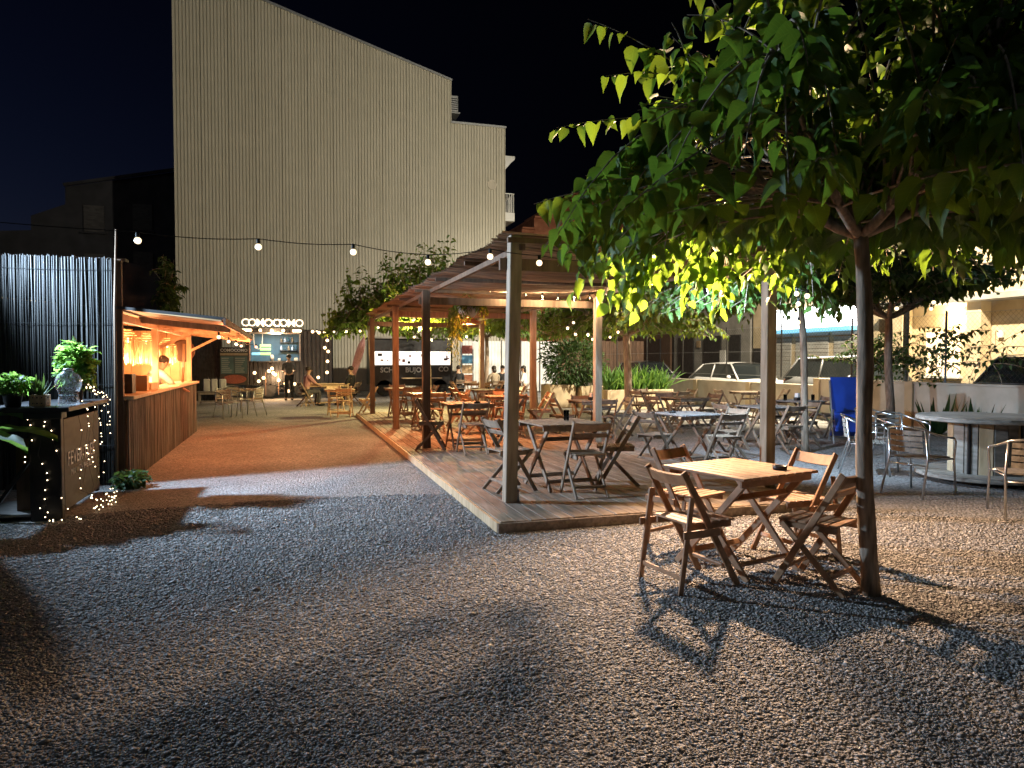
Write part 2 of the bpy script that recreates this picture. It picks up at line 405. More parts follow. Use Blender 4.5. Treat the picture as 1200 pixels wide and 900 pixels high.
def link(name, me, mat=None, parent=None, loc=None, rot=None):
    if mat is not None and not me.materials: me.materials.append(M[mat] if isinstance(mat, str) else mat)
    o = bpy.data.objects.new(name, me); COL.objects.link(o)
    if parent is not None: o.parent = parent
    if loc is not None: o.location = loc
    if rot is not None: o.rotation_euler = rot
    return o

def thing(name, label, cat, loc=(0, 0, 0), rz=0.0, group=None):
    o = bpy.data.objects.new(name, None); COL.objects.link(o)
    o.empty_display_size = 0.1
    o.location = loc; o.rotation_euler = (0, 0, rz)
    return tag(o, label, cat, group)
def tag(o, label, cat, group=None):
    o['label'] = label; o['category'] = cat
    if group: o['group'] = group
    return o
def structure(o): o['kind'] = 'structure'; return o
def stuff(o): o['kind'] = 'stuff'; return o

KIDS = {}
def copy_tree(o, parent=None):
    c = o.copy(); COL.objects.link(c); c.parent = parent
    for ch in o.children: copy_tree(ch, c)
    return c

def numpy_mesh(name, V, F):
    """V (n,3), F (m,k) all faces of k corners"""
    me = bpy.data.meshes.new(name)
    V = np.ascontiguousarray(V, dtype=np.float32); F = np.ascontiguousarray(F, dtype=np.int32)
    m, k = F.shape
    me.vertices.add(len(V)); me.vertices.foreach_set('co', V.ravel())
    me.loops.add(m * k); me.loops.foreach_set('vertex_index', F.ravel())
    me.polygons.add(m); me.polygons.foreach_set('loop_start', np.arange(0, m * k, k, dtype=np.int32))
    try: me.polygons.foreach_set('loop_total', np.full(m, k, dtype=np.int32))
    except Exception: pass
    me.update(calc_edges=True)
    return me

def text_mesh(s, size, depth=0.0, bold=0.0, align='CENTER'):
    cu = bpy.data.curves.new('lettering', 'FONT'); cu.body = s; cu.size = size
    cu.extrude = depth; cu.offset = bold; cu.align_x = align; cu.align_y = 'CENTER'; cu.resolution_u = 3
    o = bpy.data.objects.new('lettering', cu); COL.objects.link(o)
    dg = bpy.context.evaluated_depsgraph_get()
    me = bpy.data.meshes.new_from_object(o.evaluated_get(dg))
    bpy.data.objects.remove(o); bpy.data.curves.remove(cu)
    me.materials.clear()
    return me
# ================================================================== SETTING
g = MB(); g.add([(-200, -200, 0), (250, -200, 0), (250, 300, 0), (-200, 300, 0)], [(0, 1, 2, 3)])
structure(g.build('ground', 'gravel'))
s = MB(); s.box((17.6, 20, 0.002), (6.4, 160, 0.008)); structure(s.build('road', 'asphalt'))
s = MB(); s.box((20.95, 20, 0.065), (0.3, 160, 0.13)).box((13.95, 20, 0.06), (0.55, 160, 0.12)); structure(s.build('pavement', 'render_grey'))

def pebbles():
    n = 345000
    d = 1.9 + (8.4 - 1.9) * npr.uniform(0, 1, n) ** 1.25; a = npr.uniform(-0.92, 0.82, n) + 0.299
    keep = npr.uniform(0, 1, n) < np.clip(1.12 - d * 0.045, 0.6, 0.85)
    X = d * np.sin(a); Y = d * np.cos(a)
    keep &= ~((X > 1.78) & (X < 5.6) & (Y > 6.15)) & ~((X < -1.98) & (Y > 9.9)) & ~((X < -2.1) & (X > -2.8) & (Y > 7.9) & (Y < 9.6))
    keep &= ((X - 3.67) ** 2 + (Y - 3.84) ** 2 > 0.006)
    X, Y, d = X[keep], Y[keep], d[keep]; n = len(X)
    base = np.array([(1, 0, 0), (0, 1, 0), (-1, 0, 0), (0, -1, 0), (0, 0, 1), (0, 0, -1)], dtype=np.float32)
    ft = np.array([(0, 1, 4), (1, 2, 4), (2, 3, 4), (3, 0, 4), (1, 0, 5), (2, 1, 5), (3, 2, 5), (0, 3, 5)])
    V = base[None] * npr.uniform(0.65, 1.3, (n, 6, 1)) + npr.uniform(-0.28, 0.28, (n, 6, 3))
    sz = npr.lognormal(math.log(0.0078), 0.28, n) * np.clip(.82 + .05 * d, .9, 1.25)
    sc = np.stack([sz * npr.uniform(0.9, 1.5, n), sz * npr.uniform(0.75, 1.1, n), sz * npr.uniform(0.34, 0.58, n)], 1)
    V = V * sc[:, None, :]
    tx = npr.uniform(-0.35, 0.35, n); c, s_ = np.cos(tx)[:, None], np.sin(tx)[:, None]
    y = V[:, :, 1] * c - V[:, :, 2] * s_; z = V[:, :, 1] * s_ + V[:, :, 2] * c
    tz = npr.uniform(0, 6.283, n); c, s_ = np.cos(tz)[:, None], np.sin(tz)[:, None]
    x2 = V[:, :, 0] * c - y * s_; y2 = V[:, :, 0] * s_ + y * c
    zz = sc[:, 2] * 0.35 + npr.uniform(0, 0.003, n)
    W = np.stack([x2 + X[:, None], y2 + Y[:, None], z + zz[:, None]], 2).reshape(-1, 3)
    F = (ft[None] + (np.arange(n) * 6)[:, None, None]).reshape(-1, 3)
    me = numpy_mesh('loose_gravel', W, F)
    o = stuff(link('loose_gravel', me, 'pebble'))
    o['label'] = 'loose grey and brown gravel covering the whole yard'; o['category'] = 'gravel'
pebbles()

# ------------------------------------------------------------------ tall clad building at the end of the yard
FY = 37.0
def facade():
    t = thing('apartment_building', 'tall gable end clad in beige corrugated sheeting behind the food truck', 'building', (3, FY, 0))
    def top(x): return 19.84 - (x + 4.97) * 0.301 if x < 8.15 else 13.75
    xs0, xs1, pitch = -4.97, 11.04, 0.15
    edges = [xs0 + 1.2 * i for i in range(10)] + [7.03, 8.15, 9.35, 10.55, xs1]
    edges = sorted(set(round(e, 3) for e in edges if e <= xs1))
    for a, b in zip(edges[:-1], edges[1:]):
        if b - a < 0.2: continue
        pts = []
        x = a + 0.004
        while x < b - 0.004:
            for dx, dy in ((0, 0), (0.098, 0), (0.109, 0.045), (0.138, 0.045)):
                if x + dx < b - 0.004: pts.append((x + dx, dy))
            x += pitch
        pts.append((b - 0.004, 0))
        m = MB(); vs = []; eps = -1e-4
        for (x, y) in pts:
            vs += [(x - 3, y, 0.02), (x - 3, y, top(min(x, 8.149) if b < 8.2 else x + 1e-3))]
        m.add(vs, [(2 * i, 2 * i + 2, 2 * i + 3, 2 * i + 1) for i in range(len(pts) - 1)])
        m.build('wall_panel', 'cladding', t)
    m = MB().prism([(xs0 - 3, 0), (8.15 - 3, 0), (8.15 - 3, 15.85), (xs0 - 3, 19.8)], 0.06, 14)
    m.build('side_wall', 'render_beige', t)
    m = MB().prism([(8.153 - 3, 0), (xs1 - 3, 0), (xs1 - 3, 13.7), (8.153 - 3, 13.7)], 0.06, 14)
    m.build('wing_wall', 'render_beige', t)
    m = MB(); m.beam((xs0 - 3.05, 0.0, 19.88), (8.15 - 3 + .03, 0.0, 15.92), 0.14, 0.10); m.build('roof_trim', 'galv', t)
    m = MB(); m.box((9.6 - 3, 0.0, 13.79), (2.95, 0.14, 0.10)); m.build('parapet_trim', 'galv', t)
    # balcony and eave on the right flank
    bal = MB().box((xs1 - 3 + 0.27, 1.4, 9.15), (0.54, 2.6, 0.45)).build('balcony', 'render_white', t)
    r = MB()
    for i in range(9): r.beam((xs1 - 3 + .5, 0.15 + i * 0.31, 9.4), (xs1 - 3 + .5, 0.15 + i * 0.31, 10.35), 0.025, 0.025)
    r.beam((xs1 - 3 + .5, 0.1, 10.37), (xs1 - 3 + .5, 2.7, 10.37), 0.05, 0.04)
    r.beam((xs1 - 3 + .02, 0.12, 10.37), (xs1 - 3 + .5, 0.12, 10.37), 0.04, 0.04)
    for k in range(3): r.beam((xs1 - 3 + .12 + k * .13, 0.12, 9.4), (xs1 - 3 + .12 + k * .13, 0.12, 10.35), 0.025, 0.025)
    r.build('railing', 'whiteplastic', bal)
    e = MB().prism([(xs1 - 3, 12.35), (xs1 - 3 + .55, 12.35), (xs1 - 3 + .55, 12.2), (xs1 - 3 + .3, 11.95), (xs1 - 3, 11.6)], 0.1, 3.2)
    e.build('eave', 'render_white', t)
    a = MB().box((8.42 - 3, 1.0, 14.95), (0.42, 0.9, 0.85), None, 0.03).build('air_conditioner', 'galv', t)
    MB().box((8.42 - 3, 1.0, 14.47), (0.6, 1.0, 0.06)).build('bracket', 'galv', a)
    for i in range(6): MB().box((8.42 - 3, 0.545, 14.65 + i * .11), (0.34, 0.012, 0.05)).build('grille_bar', 'darkmetal', a)
    MB().lathe([(0.001, -0.012), (0.24, -0.012), (0.27, 0.0), (0.27, .01)], 9, (10.3 - 3, -0.004, 10.75), 'y').build('wall_patch', 'render_cream', t)
facade()

def dark_building():
    t = thing('far_building', 'unlit dark block with stepped roofline beyond the reed screen', 'building', (-9, 41, 0))
    MB().prism([(-16, 0), (3.95, 0), (3.95, 11.3), (-1.45, 10.1), (-1.45, 9.25), (-2.95, 8.6), (-2.95, 7.9), (-16, 6.9)], 0, 9).build('wall', 'render_night', t)
    MB().beam((-1.5, -0.06, 10.18), (3.95, -0.06, 11.4), 0.2, 0.14).build('roof_edge', 'render_night', t)
    for x, z in ((-0.2, 6.2), (2.0, 6.4), (-0.2, 8.6), (2.0, 8.8)):
        w = MB().box((x, -0.02, z), (0.9, 0.1, 1.3)).build('window', 'blackpanel', t)
        MB().box((x, -0.1, z - 0.72), (1.1, 0.16, 0.07)).build('sill', 'render_night', w)
dark_building()

def brick_building():
    t = thing('brick_building', 'stepped terracotta brick house showing above the pergola roof', 'building', (19, 48, 0))
    steps = [(-4.4, 9.4), (-3.5, 10.6), (-2.6, 11.4), (-1.3, 12.3), (0.2, 13.2), (1.8, 13.9)]
    for i, (x, z) in enumerate(steps):
        x1 = steps[i + 1][0] if i + 1 < len(steps) else 6
        MB().box(((x + x1) / 2, 3, z / 2), (x1 - x - 0.01, 6, z)).build('wall', 'terracotta', t)
        MB().box(((x + x1) / 2, 2.9, z + 0.06), (x1 - x + 0.05, 6.3, 0.12)).build('coping', 'terracotta', t)
    MB().prism([(-4.9, 9.0), (-4.4, 9.6), (3, 12.2), (3, 11.6)], -1.2, -0.02).build('roof_slope', 'terracotta', t)
    for x in (-2.9, -1.7): 
        w = MB().box((x, -0.03, 8.0), (0.6, 0.1, 1.2)).build('window', 'blackpanel', t)
brick_building()

def back_wall():
    t = thing('boundary_wall', 'dark rendered wall with ivy behind the bar kiosk', 'wall', (-6.6, 21.0, 0))
    MB().prism([(-8, 0), (3.55, 0), (3.55, 3.0), (3.45, 3.6), (3.2, 3.95), (2.6, 4.1), (-8, 4.1)], 0, 0.3).build('wall', 'render_dark', t)
    MB().box((-2.7, 0.15, 4.14), (10.6, 0.4, 0.08)).build('coping', 'render_grey', t)
    return t
bwall = back_wall()

# ------------------------------------------------------------------ reed screens made of single canes
def canes(width, height, pitch, rad, seed, axis='x', wob=0.02, top_jit=0.06, depth=0.02):
    """upright canes standing along local x (or y), joined into one mesh"""
    r = np.random.default_rng(seed); n = int(width / pitch)
    u = np.linspace(0, width, n) + r.normal(0, pitch * .3, n)
    rr = rad * r.uniform(0.6, 1.35, n); h = height + r.normal(0, top_jit, n) * (r.uniform(0, 1, n) < .6)
    off = r.uniform(-depth, 0, n); k = 4
    zs = np.array([0, 0.35, 0.7, 1.0]); V = np.zeros((n, len(zs), k, 3), dtype=np.float32)
    lean = r.normal(0, wob, n); bow = r.normal(0, wob, n)
    for i, z in enumerate(zs):
        cx = u + lean * (z - .5) + bow * math.sin(math.pi * z)
        for q in range(k):
            a = 2 * math.pi * q / k + .6
            V[:, i, q, 0] = cx + rr * math.cos(a); V[:, i, q, 1] = off + rr * math.sin(a); V[:, i, q, 2] = z * h
    F = []
    for i in range(len(zs) - 1):
        for q in range(k):
            j = (q + 1) % k; F.append((i * k + q, i * k + j, i * k + k + j, i * k + k + q))
    F = np.array(F)[None] + (np.arange(n) * len(zs) * k)[:, None, None]
    V = V.reshape(-1, 3)
    if axis == 'y': V = np.stack([-V[:, 1], V[:, 0], V[:, 2]], 1)
    return numpy_mesh('canes', V, F.reshape(-1, 4))

def reed_screen():
    t = thing('reed_screen', 'tall dark weathered reed screen left of the bar kiosk', 'screen', (-9.5, 10.02, 0))
    for i in range(5):
        x0 = i * 1.49
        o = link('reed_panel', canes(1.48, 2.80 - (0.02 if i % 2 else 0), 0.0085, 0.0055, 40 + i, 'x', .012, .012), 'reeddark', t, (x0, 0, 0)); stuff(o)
        for z in (0.5, 1.25, 2.0, 2.65):
            MB().tube([(0, -0.032, z), (0.7, -0.034, z - .01), (1.48, -0.032, z)], 0.003, 4).build('wire', 'darkmetal', o)
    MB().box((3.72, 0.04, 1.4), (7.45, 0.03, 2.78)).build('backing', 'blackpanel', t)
    for i in range(6): MB().box((0.06 + i * 1.485, 0.10, 1.4), (0.08, 0.08, 2.8)).build('post', 'brownwood', t)
    MB().tube([(7.46, -0.05, 0), (7.47, -0.05, 2.2), (7.50, -0.05, 3.15)], [0.018, 0.016, 0.012], 6).build('corner_pole', 'darkpost', t, True)
reed_screen()

# ------------------------------------------------------------------ bar kiosk
def kiosk():
    t = thing('bar_kiosk', 'reed clad bar kiosk with a glowing hatch and plywood awning', 'kiosk', (-1.95, 10.1, 0))
    L = 7.0
    MB().box((-0.03, L / 2, 0.52), (0.03, L, 1.04)).build('counter_wall', 'brownwood', t)
    for i in range(5):
        o = link('reed_panel', canes(1.39, 1.05, 0.013, 0.0075, 60 + i, 'y', 0.012, 0.015, 0.012), 'reed', t, (0.012, i * 1.4 + .005, 0)); stuff(o)
    for i in range(4): MB().box((-0.12, 0.875 + i * 1.75, 1.075), (0.42, 1.745, 0.045), None, 0.006).build('counter_board', 'palewood', t)
    for y in (0.05, 2.78, L - 0.05):
        MB().box((-0.10, y, 1.58 if y < 6 else 1.05), (0.09, 0.09, 0.98 if y < 6 else 2.06)).build('post', 'palewood', t)
    # end wall boards and back wall boards
    for i in range(9): MB().box((-1.72 + i * 0.19, L + 0.03, 1.1), (0.184, 0.03, 2.15)).build('wall_board', 'plywood', t)
    for i in range(30): MB().box((-1.85, 0.12 + i * 0.234, 1.1), (0.03, 0.228, 2.2)).build('wall_board', 'plywood', t)
    for z in (1.05, 1.55): MB().box((-1.70, L / 2, z), (0.26, L - .3, 0.03)).build('shelf', 'plywood', t)
    MB().box((-0.95, L / 2, 0.005), (1.8, L, 0.03)).build('floor', 'brownwood', t)
    # flat ceiling and the awning of plywood sheets
    for i in range(5):
        MB().beam((-1.9, i * 1.44 + .66, 2.34), (0.0, i * 1.44 + .66, 2.19), 1.435, 0.02).build('ceiling_sheet', 'plywood', t)
        MB().beam((0.003, i * 1.44 + .66, 2.185), (1.13, i * 1.44 + .66, 2.055), 1.435, 0.02).build('awning_sheet', 'plywood', t)
        MB().beam((-1.9, i * 1.44 + .66, 2.375), (1.16, i * 1.44 + .66, 2.085), 1.438, 0.035).build('roof_sheet', 'blackpanel', t)
    for y in (1.45, 2.9, 4.35, 5.8, 7.2):
        MB().beam((-0.1, y + .04, 2.13), (1.13, y + .04, 2.0), 0.05, 0.09).build('rafter', 'palewood', t)
    MB().beam((1.17, -0.09, 2.045), (1.17, 7.3, 2.045), 0.03, 0.10).build('awning_edge', 'brownwood', t)
    MB().beam((-0.1, 0.0, 2.09), (-0.1, 7.0, 2.09), 0.07, 0.10).build('header_beam', 'palewood', t)
    for y in (2.9, 6.9): MB().beam((-0.06, y, 1.75), (0.5, y, 2.05), 0.04, 0.05).build('brace', 'palewood', t)
    MB().lathe([(0.001, -0.008), (0.22, -0.008), (0.24, 0.006), (0.001, 0.012)], 18, (-0.22, L - 0.005, 1.75), 'y').build('round_tray', 'brownwood', t, True)
    return t
kiosk()

def pendant(loc, k, label):
    t = thing('pendant_lamp', label, 'lamp', loc, 0, 'raffia pendant lamps in the kiosk')
    MB().tube([(0, 0, 0.16), (0, 0, 0.42)], 0.004, 5).build('cord', 'darkmetal', t)
    m = MB()
    for i in range(5):
        z = 0.16 - i * 0.04; r = 0.06 + i * 0.03
        m.tube([(r * math.cos(a), r * math.sin(a), z + 0.004 * math.sin(a * 5 + i)) for a in [2 * math.pi * q / 18 for q in range(19)]], 0.010, 5)
    m.build('shade', 'straw', t, True)
    r = random.Random(k); f = MB()
    for i in range(90):
        a = r.uniform(0, 6.283); q = r.choice((0.12, 0.17, 0.19)) * r.uniform(.92, 1.08); z = r.uniform(-0.02, 0.05); L = r.uniform(0.20, 0.40)
        dx, dy = q * math.cos(a), q * math.sin(a); w = r.uniform(0.004, 0.010); tx, ty = -math.sin(a) * w, math.cos(a) * w
        b = r.uniform(-.03, .05)
        pts = [(dx, dy, z), (dx * (1 + b), dy * (1 + b), z - L * .5), (dx * (1 + b * .6) + r.uniform(-.02, .02), dy * (1 + b * .6), z - L)]
        vs = []
        for p in pts: vs += [(p[0] - tx, p[1] - ty, p[2]), (p[0] + tx, p[1] + ty, p[2])]
        f.add(vs, [(0, 1, 3, 2), (2, 3, 5, 4)])
    stuff(f.build('fringe', 'raffia', t))
    MB().sphere((0, 0, 0.0), 0.035).build('bulb', 'filament', t, True)
    point('pendant_light', (loc[0], loc[1], loc[2] - 0.40), 85, AMBER, 0.05)
for k, (y, z, w) in enumerate(((12.55, 1.86, 'nearest the reed screen'), (14.15, 1.86, 'in the middle of the three'), (16.35, 1.84, 'nearest the round tray'))):
    pendant((-2.38, y, z), k, 'glowing raffia pendant lamp with a shaggy fringe, ' + w)
# ================================================================== PERGOLA AND DECK
DX0, DX1, DY0, DY1, DZ = 1.80, 5.35, 6.20, 20.4, 0.10
def deck():
    t = thing('timber_deck', 'weathered timber deck of long boards under the pergola', 'deck', (DX0, DY0, 0))
    r = random.Random(3); w = 0.142; n = int((DX1 - DX0) / w)
    protos = {}
    for i in range(n):
        y = 0.0; x = (i + .5) * w; first = True
        while y < DY1 - DY0 - 0.05:
            L = r.choice((2.4, 3.0, 3.6)) if not first else r.choice((1.2, 1.8, 2.4, 3.0, 3.6))
            first = False
            L = min(L, DY1 - DY0 - y)
            if DY1 - DY0 - y - L < 0.5: L = DY1 - DY0 - y
            key = round(L, 2)
            if key not in protos: protos[key] = MB().box((0, 0, 0), (w - 0.008, L - 0.006, 0.028), None, 0.004).mesh('plank')
            link('plank', protos[key], 'deckwood', t, (x, y + L / 2, DZ - 0.014 + r.uniform(-.002, .002)), (r.uniform(-.001, .001), r.uniform(-.006, .006), r.uniform(-.0015, .0015)))
            y += L
    W = n * w
    MB().box((W / 2, -0.014, 0.045), (W + 0.05, 0.024, 0.088)).build('fascia', 'deckwood', t)
    MB().box((-0.016, (DY1 - DY0) / 2, 0.046), (0.03, DY1 - DY0, 0.09)).build('fascia', 'palewood', t)
    MB().box((W + 0.014, (DY1 - DY0) / 2, 0.045), (0.024, DY1 - DY0, 0.088)).build('fascia', 'deckwood', t)
    for k in range(12): MB().box((W / 2, 0.3 + k * 1.24, 0.035), (W - .1, 0.06, 0.06)).build('joist', 'brownwood', t)
deck()

PXL, PXR = 2.17, 5.24
PYS = (7.06, 11.85, 15.4, 19.9)
PZ = 2.71
def pergola():
    t = thing('pergola', 'timber pergola roofed with sagging reed mats over the deck', 'pergola', (PXL, PYS[0], DZ))
    W = PXR - PXL; H = PZ - DZ
    for i, y in enumerate(PYS):
        for j, x in enumerate((0, W)):
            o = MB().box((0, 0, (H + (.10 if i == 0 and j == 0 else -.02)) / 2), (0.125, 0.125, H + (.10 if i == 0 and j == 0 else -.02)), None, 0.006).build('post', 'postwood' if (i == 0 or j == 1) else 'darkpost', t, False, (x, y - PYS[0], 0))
            if i == 0 and j == 0: o.rotation_euler = (0, R(1.2), 0); o.location.x = -0.02
            for q in (-1, 1):
                MB().box((x + q * .066, y - PYS[0], 0.06), (0.006, 0.09, 0.12)).build('post_bracket', 'galv', t)
    LY = PYS[-1] - PYS[0]
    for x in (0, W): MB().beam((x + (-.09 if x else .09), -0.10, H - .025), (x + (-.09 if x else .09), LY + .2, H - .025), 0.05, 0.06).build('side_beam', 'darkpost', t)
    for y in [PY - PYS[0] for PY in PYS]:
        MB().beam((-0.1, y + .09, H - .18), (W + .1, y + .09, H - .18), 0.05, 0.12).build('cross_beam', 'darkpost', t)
    k = 0
    for i in range(8):
        y = -0.06 + i * 1.86
        MB().beam((-0.06, y, H + .045), (W + .06, y, H + .045), 0.045, 0.05).build('batten', 'darkpost', t)
    # reed mats: canes laid across, hanging a little between the battens
    for mnum in range(7):
        r = np.random.default_rng(100 + mnum); y0 = -0.12 + mnum * 1.88; n = 150
        ys = np.linspace(y0, y0 + 1.9, n) + r.normal(0, .003, n)
        V = np.zeros((n, 5, 4, 3), dtype=np.float32); rr = .0065 * r.uniform(.7, 1.4, n)
        x0 = -0.10 + r.normal(0, .025, n); x1 = W + .10 + r.normal(0, .03, n)
        sag = 0.075 * np.abs(np.sin((ys + .06) / 1.86 * math.pi)) + .012 * np.sin(ys * 3.1 + mnum)
        yaw = r.normal(0, .012, n)
        for a in range(5):
            u = a / 4
            for q in range(4):
                an = math.pi / 2 * q + .4
                V[:, a, q, 0] = x0 + (x1 - x0) * u
                V[:, a, q, 1] = ys + yaw * (u - .5) * 2 + rr * math.cos(an)
                V[:, a, q, 2] = H + .115 - sag * (.6 + .8 * math.sin(math.pi * u)) + rr * math.sin(an) + r.normal(0, .004, n) - .04 * math.sin(math.pi * u)
        F = [(a * 4 + q, a * 4 + (q + 1) % 4, a * 4 + 4 + (q + 1) % 4, a * 4 + 4 + q) for a in range(4) for q in range(4)]
        F = np.array(F)[None] + (np.arange(n) * 20)[:, None, None]
        stuff(link('reed_mat', numpy_mesh('reed_mat', V.reshape(-1, 3), F.reshape(-1, 4)), 'reedmat', t))
    return t
pergola()

# floodlight on the pergola and the two masts
def floodlight(label, loc, rz, tilt, glow, hang=0.12):
    t = thing('floodlight', label, 'lamp', loc, rz)
    b = MB().box((0, 0, 0), (0.22, 0.05, 0.16), (tilt, 0, 0), 0.01).build('housing', 'darkmetal', t)
    c, s_ = math.cos(tilt), math.sin(tilt)
    MB().box((0, -0.0275 * c, -0.0275 * s_), (0.19, 0.004, 0.13), (tilt, 0, 0)).build('lens', glow, b)
    for x in (-.12, .12): MB().box((x, 0.01, hang / 2), (0.008, 0.03, hang)).build('bracket', 'darkmetal', t)
    MB().box((0, 0.01, hang), (0.25, 0.03, 0.008)).build('bracket_plate', 'darkmetal', t)
    return t
floodlight('small black floodlight on the right hand pergola beam', (5.36, 8.6, 2.51), R(55), -0.3, 'led_cold')
floodlight('small black floodlight fixed under the front pergola beam', (3.72, 6.93, 2.64), 0, -0.25, 'led_warm')

def mast(label, base, h, heads):
    t = thing('lamp_mast', label, 'lamp mast', base)
    MB().lathe([(0.16, 0), (0.16, 0.03), (0.075, 0.06), (0.065, h * .5), (0.05, h)], 12).build('pole', 'galv', t, True)
    for (dx, dy, dz, rz, tilt, glow) in heads:
        e = Vector((dx, dy, h + dz))
        MB().tube([(0, 0, h - .1), (dx * .5, dy * .5, h + dz * .7), e], 0.025, 6).build('arm', 'galv', t, True)
        hd = MB().box((0, 0, 0), (0.42, 0.30, 0.10), None, 0.02).build('lamp_head', 'darkmetal', t, False, e, (tilt, 0, rz))
        MB().box((0, 0, -0.054), (0.36, 0.24, 0.006)).build('lens', glow, hd)
floodlight('black cold floodlight fixed to the top of the reed screen', (-3.80, 9.60, 2.88), R(70), -0.15, 'led_cold', -.1)
mast('thin galvanised pole carrying the bulb string left of the frame', (-6.05, 8.9, 0), 3.45, [])
mast('tall street lamp mast standing on the pavement behind the yard wall', (14.2, 13.9, 0.12), 9.1, [(0.15, 0.05, .18, R(-20), R(50), 'led_warm'), (0.7, 0.8, .12, R(-40), R(20), 'led_warm')])

# ================================================================== FURNITURE
def folding_chair(mat, style):
    """faces +y, origin on the floor; not linked as a thing until placed"""
    t = bpy.data.objects.new('folding_chair', None); COL.objects.link(t); t.empty_display_size = .1
    top, ft = Vector((0, -0.25, 0.81)), Vector((0, 0.22, 0.0))
    m = MB().beam((0, top.y, top.z), (0, ft.y, 0.0), 0.022, 0.046, (0, 1, 0.3), 0.004).mesh('front_leg')
    for x in (-.20, .20): link('front_leg', m, mat, t, (x, 0, 0))
    if style == 'x':
        m2 = MB().beam((0, 0.18, 0.44), (0, -0.25, 0.0), 0.020, 0.040, (0, 1, 0.3), 0.004).mesh('rear_leg'); xs = (-.174, .174)
    else:
        m2 = MB().beam((0, -0.195, 0.64), (0, -0.285, 0.0), 0.020, 0.038, (0, 1, 0.3), 0.004).mesh('rear_leg'); xs = (-.224, .224)
    for x in xs: link('rear_leg', m2, mat, t, (x, 0, 0))
    m3 = MB().box((0, 0, 0), (0.020, 0.40, 0.045), None, 0.003).mesh('seat_rail')
    for x in (-.150, .150): link('seat_rail', m3, mat, t, (x, 0.0, 0.425))
    if style != 'x':
        m3b = MB().box((0, 0, 0), (0.018, 0.30, 0.05), None, 0.003).mesh('side_rail')
        for x in (-.246, .246): link('side_rail', m3b, mat, t, (x, -0.13, 0.40))
    sl = MB().box((0, 0, 0), (0.375 if style != 'x' else .345, 0.057, 0.016), None, 0.004).mesh('seat_slat')
    for i in range(6): link('seat_slat', sl, mat, t, (0, -0.175 + i * 0.07, 0.456 - 0.004 * math.sin(i / 5 * 3.14)))
    br = MB(); n = 6
    for i in range(n):     # slightly curved top rail
        a0, a1 = -.5 + i / n, -.5 + (i + 1) / n
        br.beam((a0 * .382, -.018 * (1 - 4 * a0 * a0), 0), (a1 * .382, -.018 * (1 - 4 * a1 * a1), 0), 0.018, 0.085)
    brm = br.mesh('back_rail'); tilt = math.atan2(.47, .81)
    def onleg(z): return top.y + (ft.y - top.y) * (top.z - z) / top.z
    link('back_rail', brm, mat, t, (0, onleg(.755) - .006, .755), (-tilt * .9 + 1.05 * 0, 0, 0)).rotation_euler = (0.48, 0, 0)
    if style == 'x': 
        b2 = MB().box((0, 0, 0), (0.378, 0.016, 0.05), None, 0.003).mesh('back_slat'); link('back_slat', b2, mat, t, (0, onleg(.655) - .004, .655), (0.48, 0, 0))
    st = MB().box((0, 0, 0), (0.378, 0.018, 0.032), None, 0.003).mesh('stretcher')
    link('stretcher', st, mat, t, (0, onleg(.13), .13), (0.48, 0, 0))
    st2 = MB().box((0, 0, 0), (0.328 if style == 'x' else .43, 0.016, 0.030), None, 0.003).mesh('stretcher')
    link('stretcher', st2, mat, t, (0, (-.16 if style == 'x' else -.27), .11), (0, 0, 0))
    return t

def folding_table(mat, topmat, a=0.80):
    t = bpy.data.objects.new('folding_table', None); COL.objects.link(t); t.empty_display_size = .1
    n = 9; w = a / n
    sl = MB().box((0, 0, 0), (w - .011, a, 0.020), None, 0.004).mesh('top_slat')
    for i in range(n): link('top_slat', sl, topmat, t, (-a / 2 + (i + .5) * w, 0, 0.735))
    ap = MB().box((0, 0, 0), (a - .06, 0.022, 0.05), None, 0.003).mesh('apron')
    for y in (-a / 2 + .05, a / 2 - .05): link('apron', ap, mat, t, (0, y, 0.698))
    L1 = MB().beam((0, -.33, .70), (0, .33, 0), .026, .05, (0, 1, .3), .004).mesh('leg')
    L2 = MB().beam((0, .33, .70), (0, -.33, 0), .026, .05, (0, 1, .3), .004).mesh('leg')
    for x in (-.30, .30): link('leg', L1, mat, t, (x, 0, 0))
    for x in (-.268, .268): link('leg', L2, mat, t, (x, 0, 0))
    s1 = MB().box((0, 0, 0), (.57, .022, .045), None, .003).mesh('stretcher'); link('stretcher', s1, mat, t, (0, .24, .10), (-.75, 0, 0))
    s2 = MB().box((0, 0, 0), (.51, .022, .045), None, .003).mesh('stretcher'); link('stretcher', s2, mat, t, (0, -.24, .10), (.75, 0, 0))
    s3 = MB().box((0, 0, 0), (.57, .022, .045), None, .003).mesh('stretcher'); link('stretcher', s3, mat, t, (0, -.20, .57), (-.75, 0, 0))
    return t

PROTO = {}
def place(kind, mat, arg, loc, rz, label, cat, group):
    key = (kind, mat, arg)
    if key not in PROTO:
        o = PROTO[key] = folding_chair(mat, arg) if kind == 'chair' else folding_table(mat, arg)
    else:
        src = PROTO[key]; o = copy_tree(src); 
    o.location = loc; o.rotation_euler = (0, 0, rz); tag(o, label, cat, group)
    return o

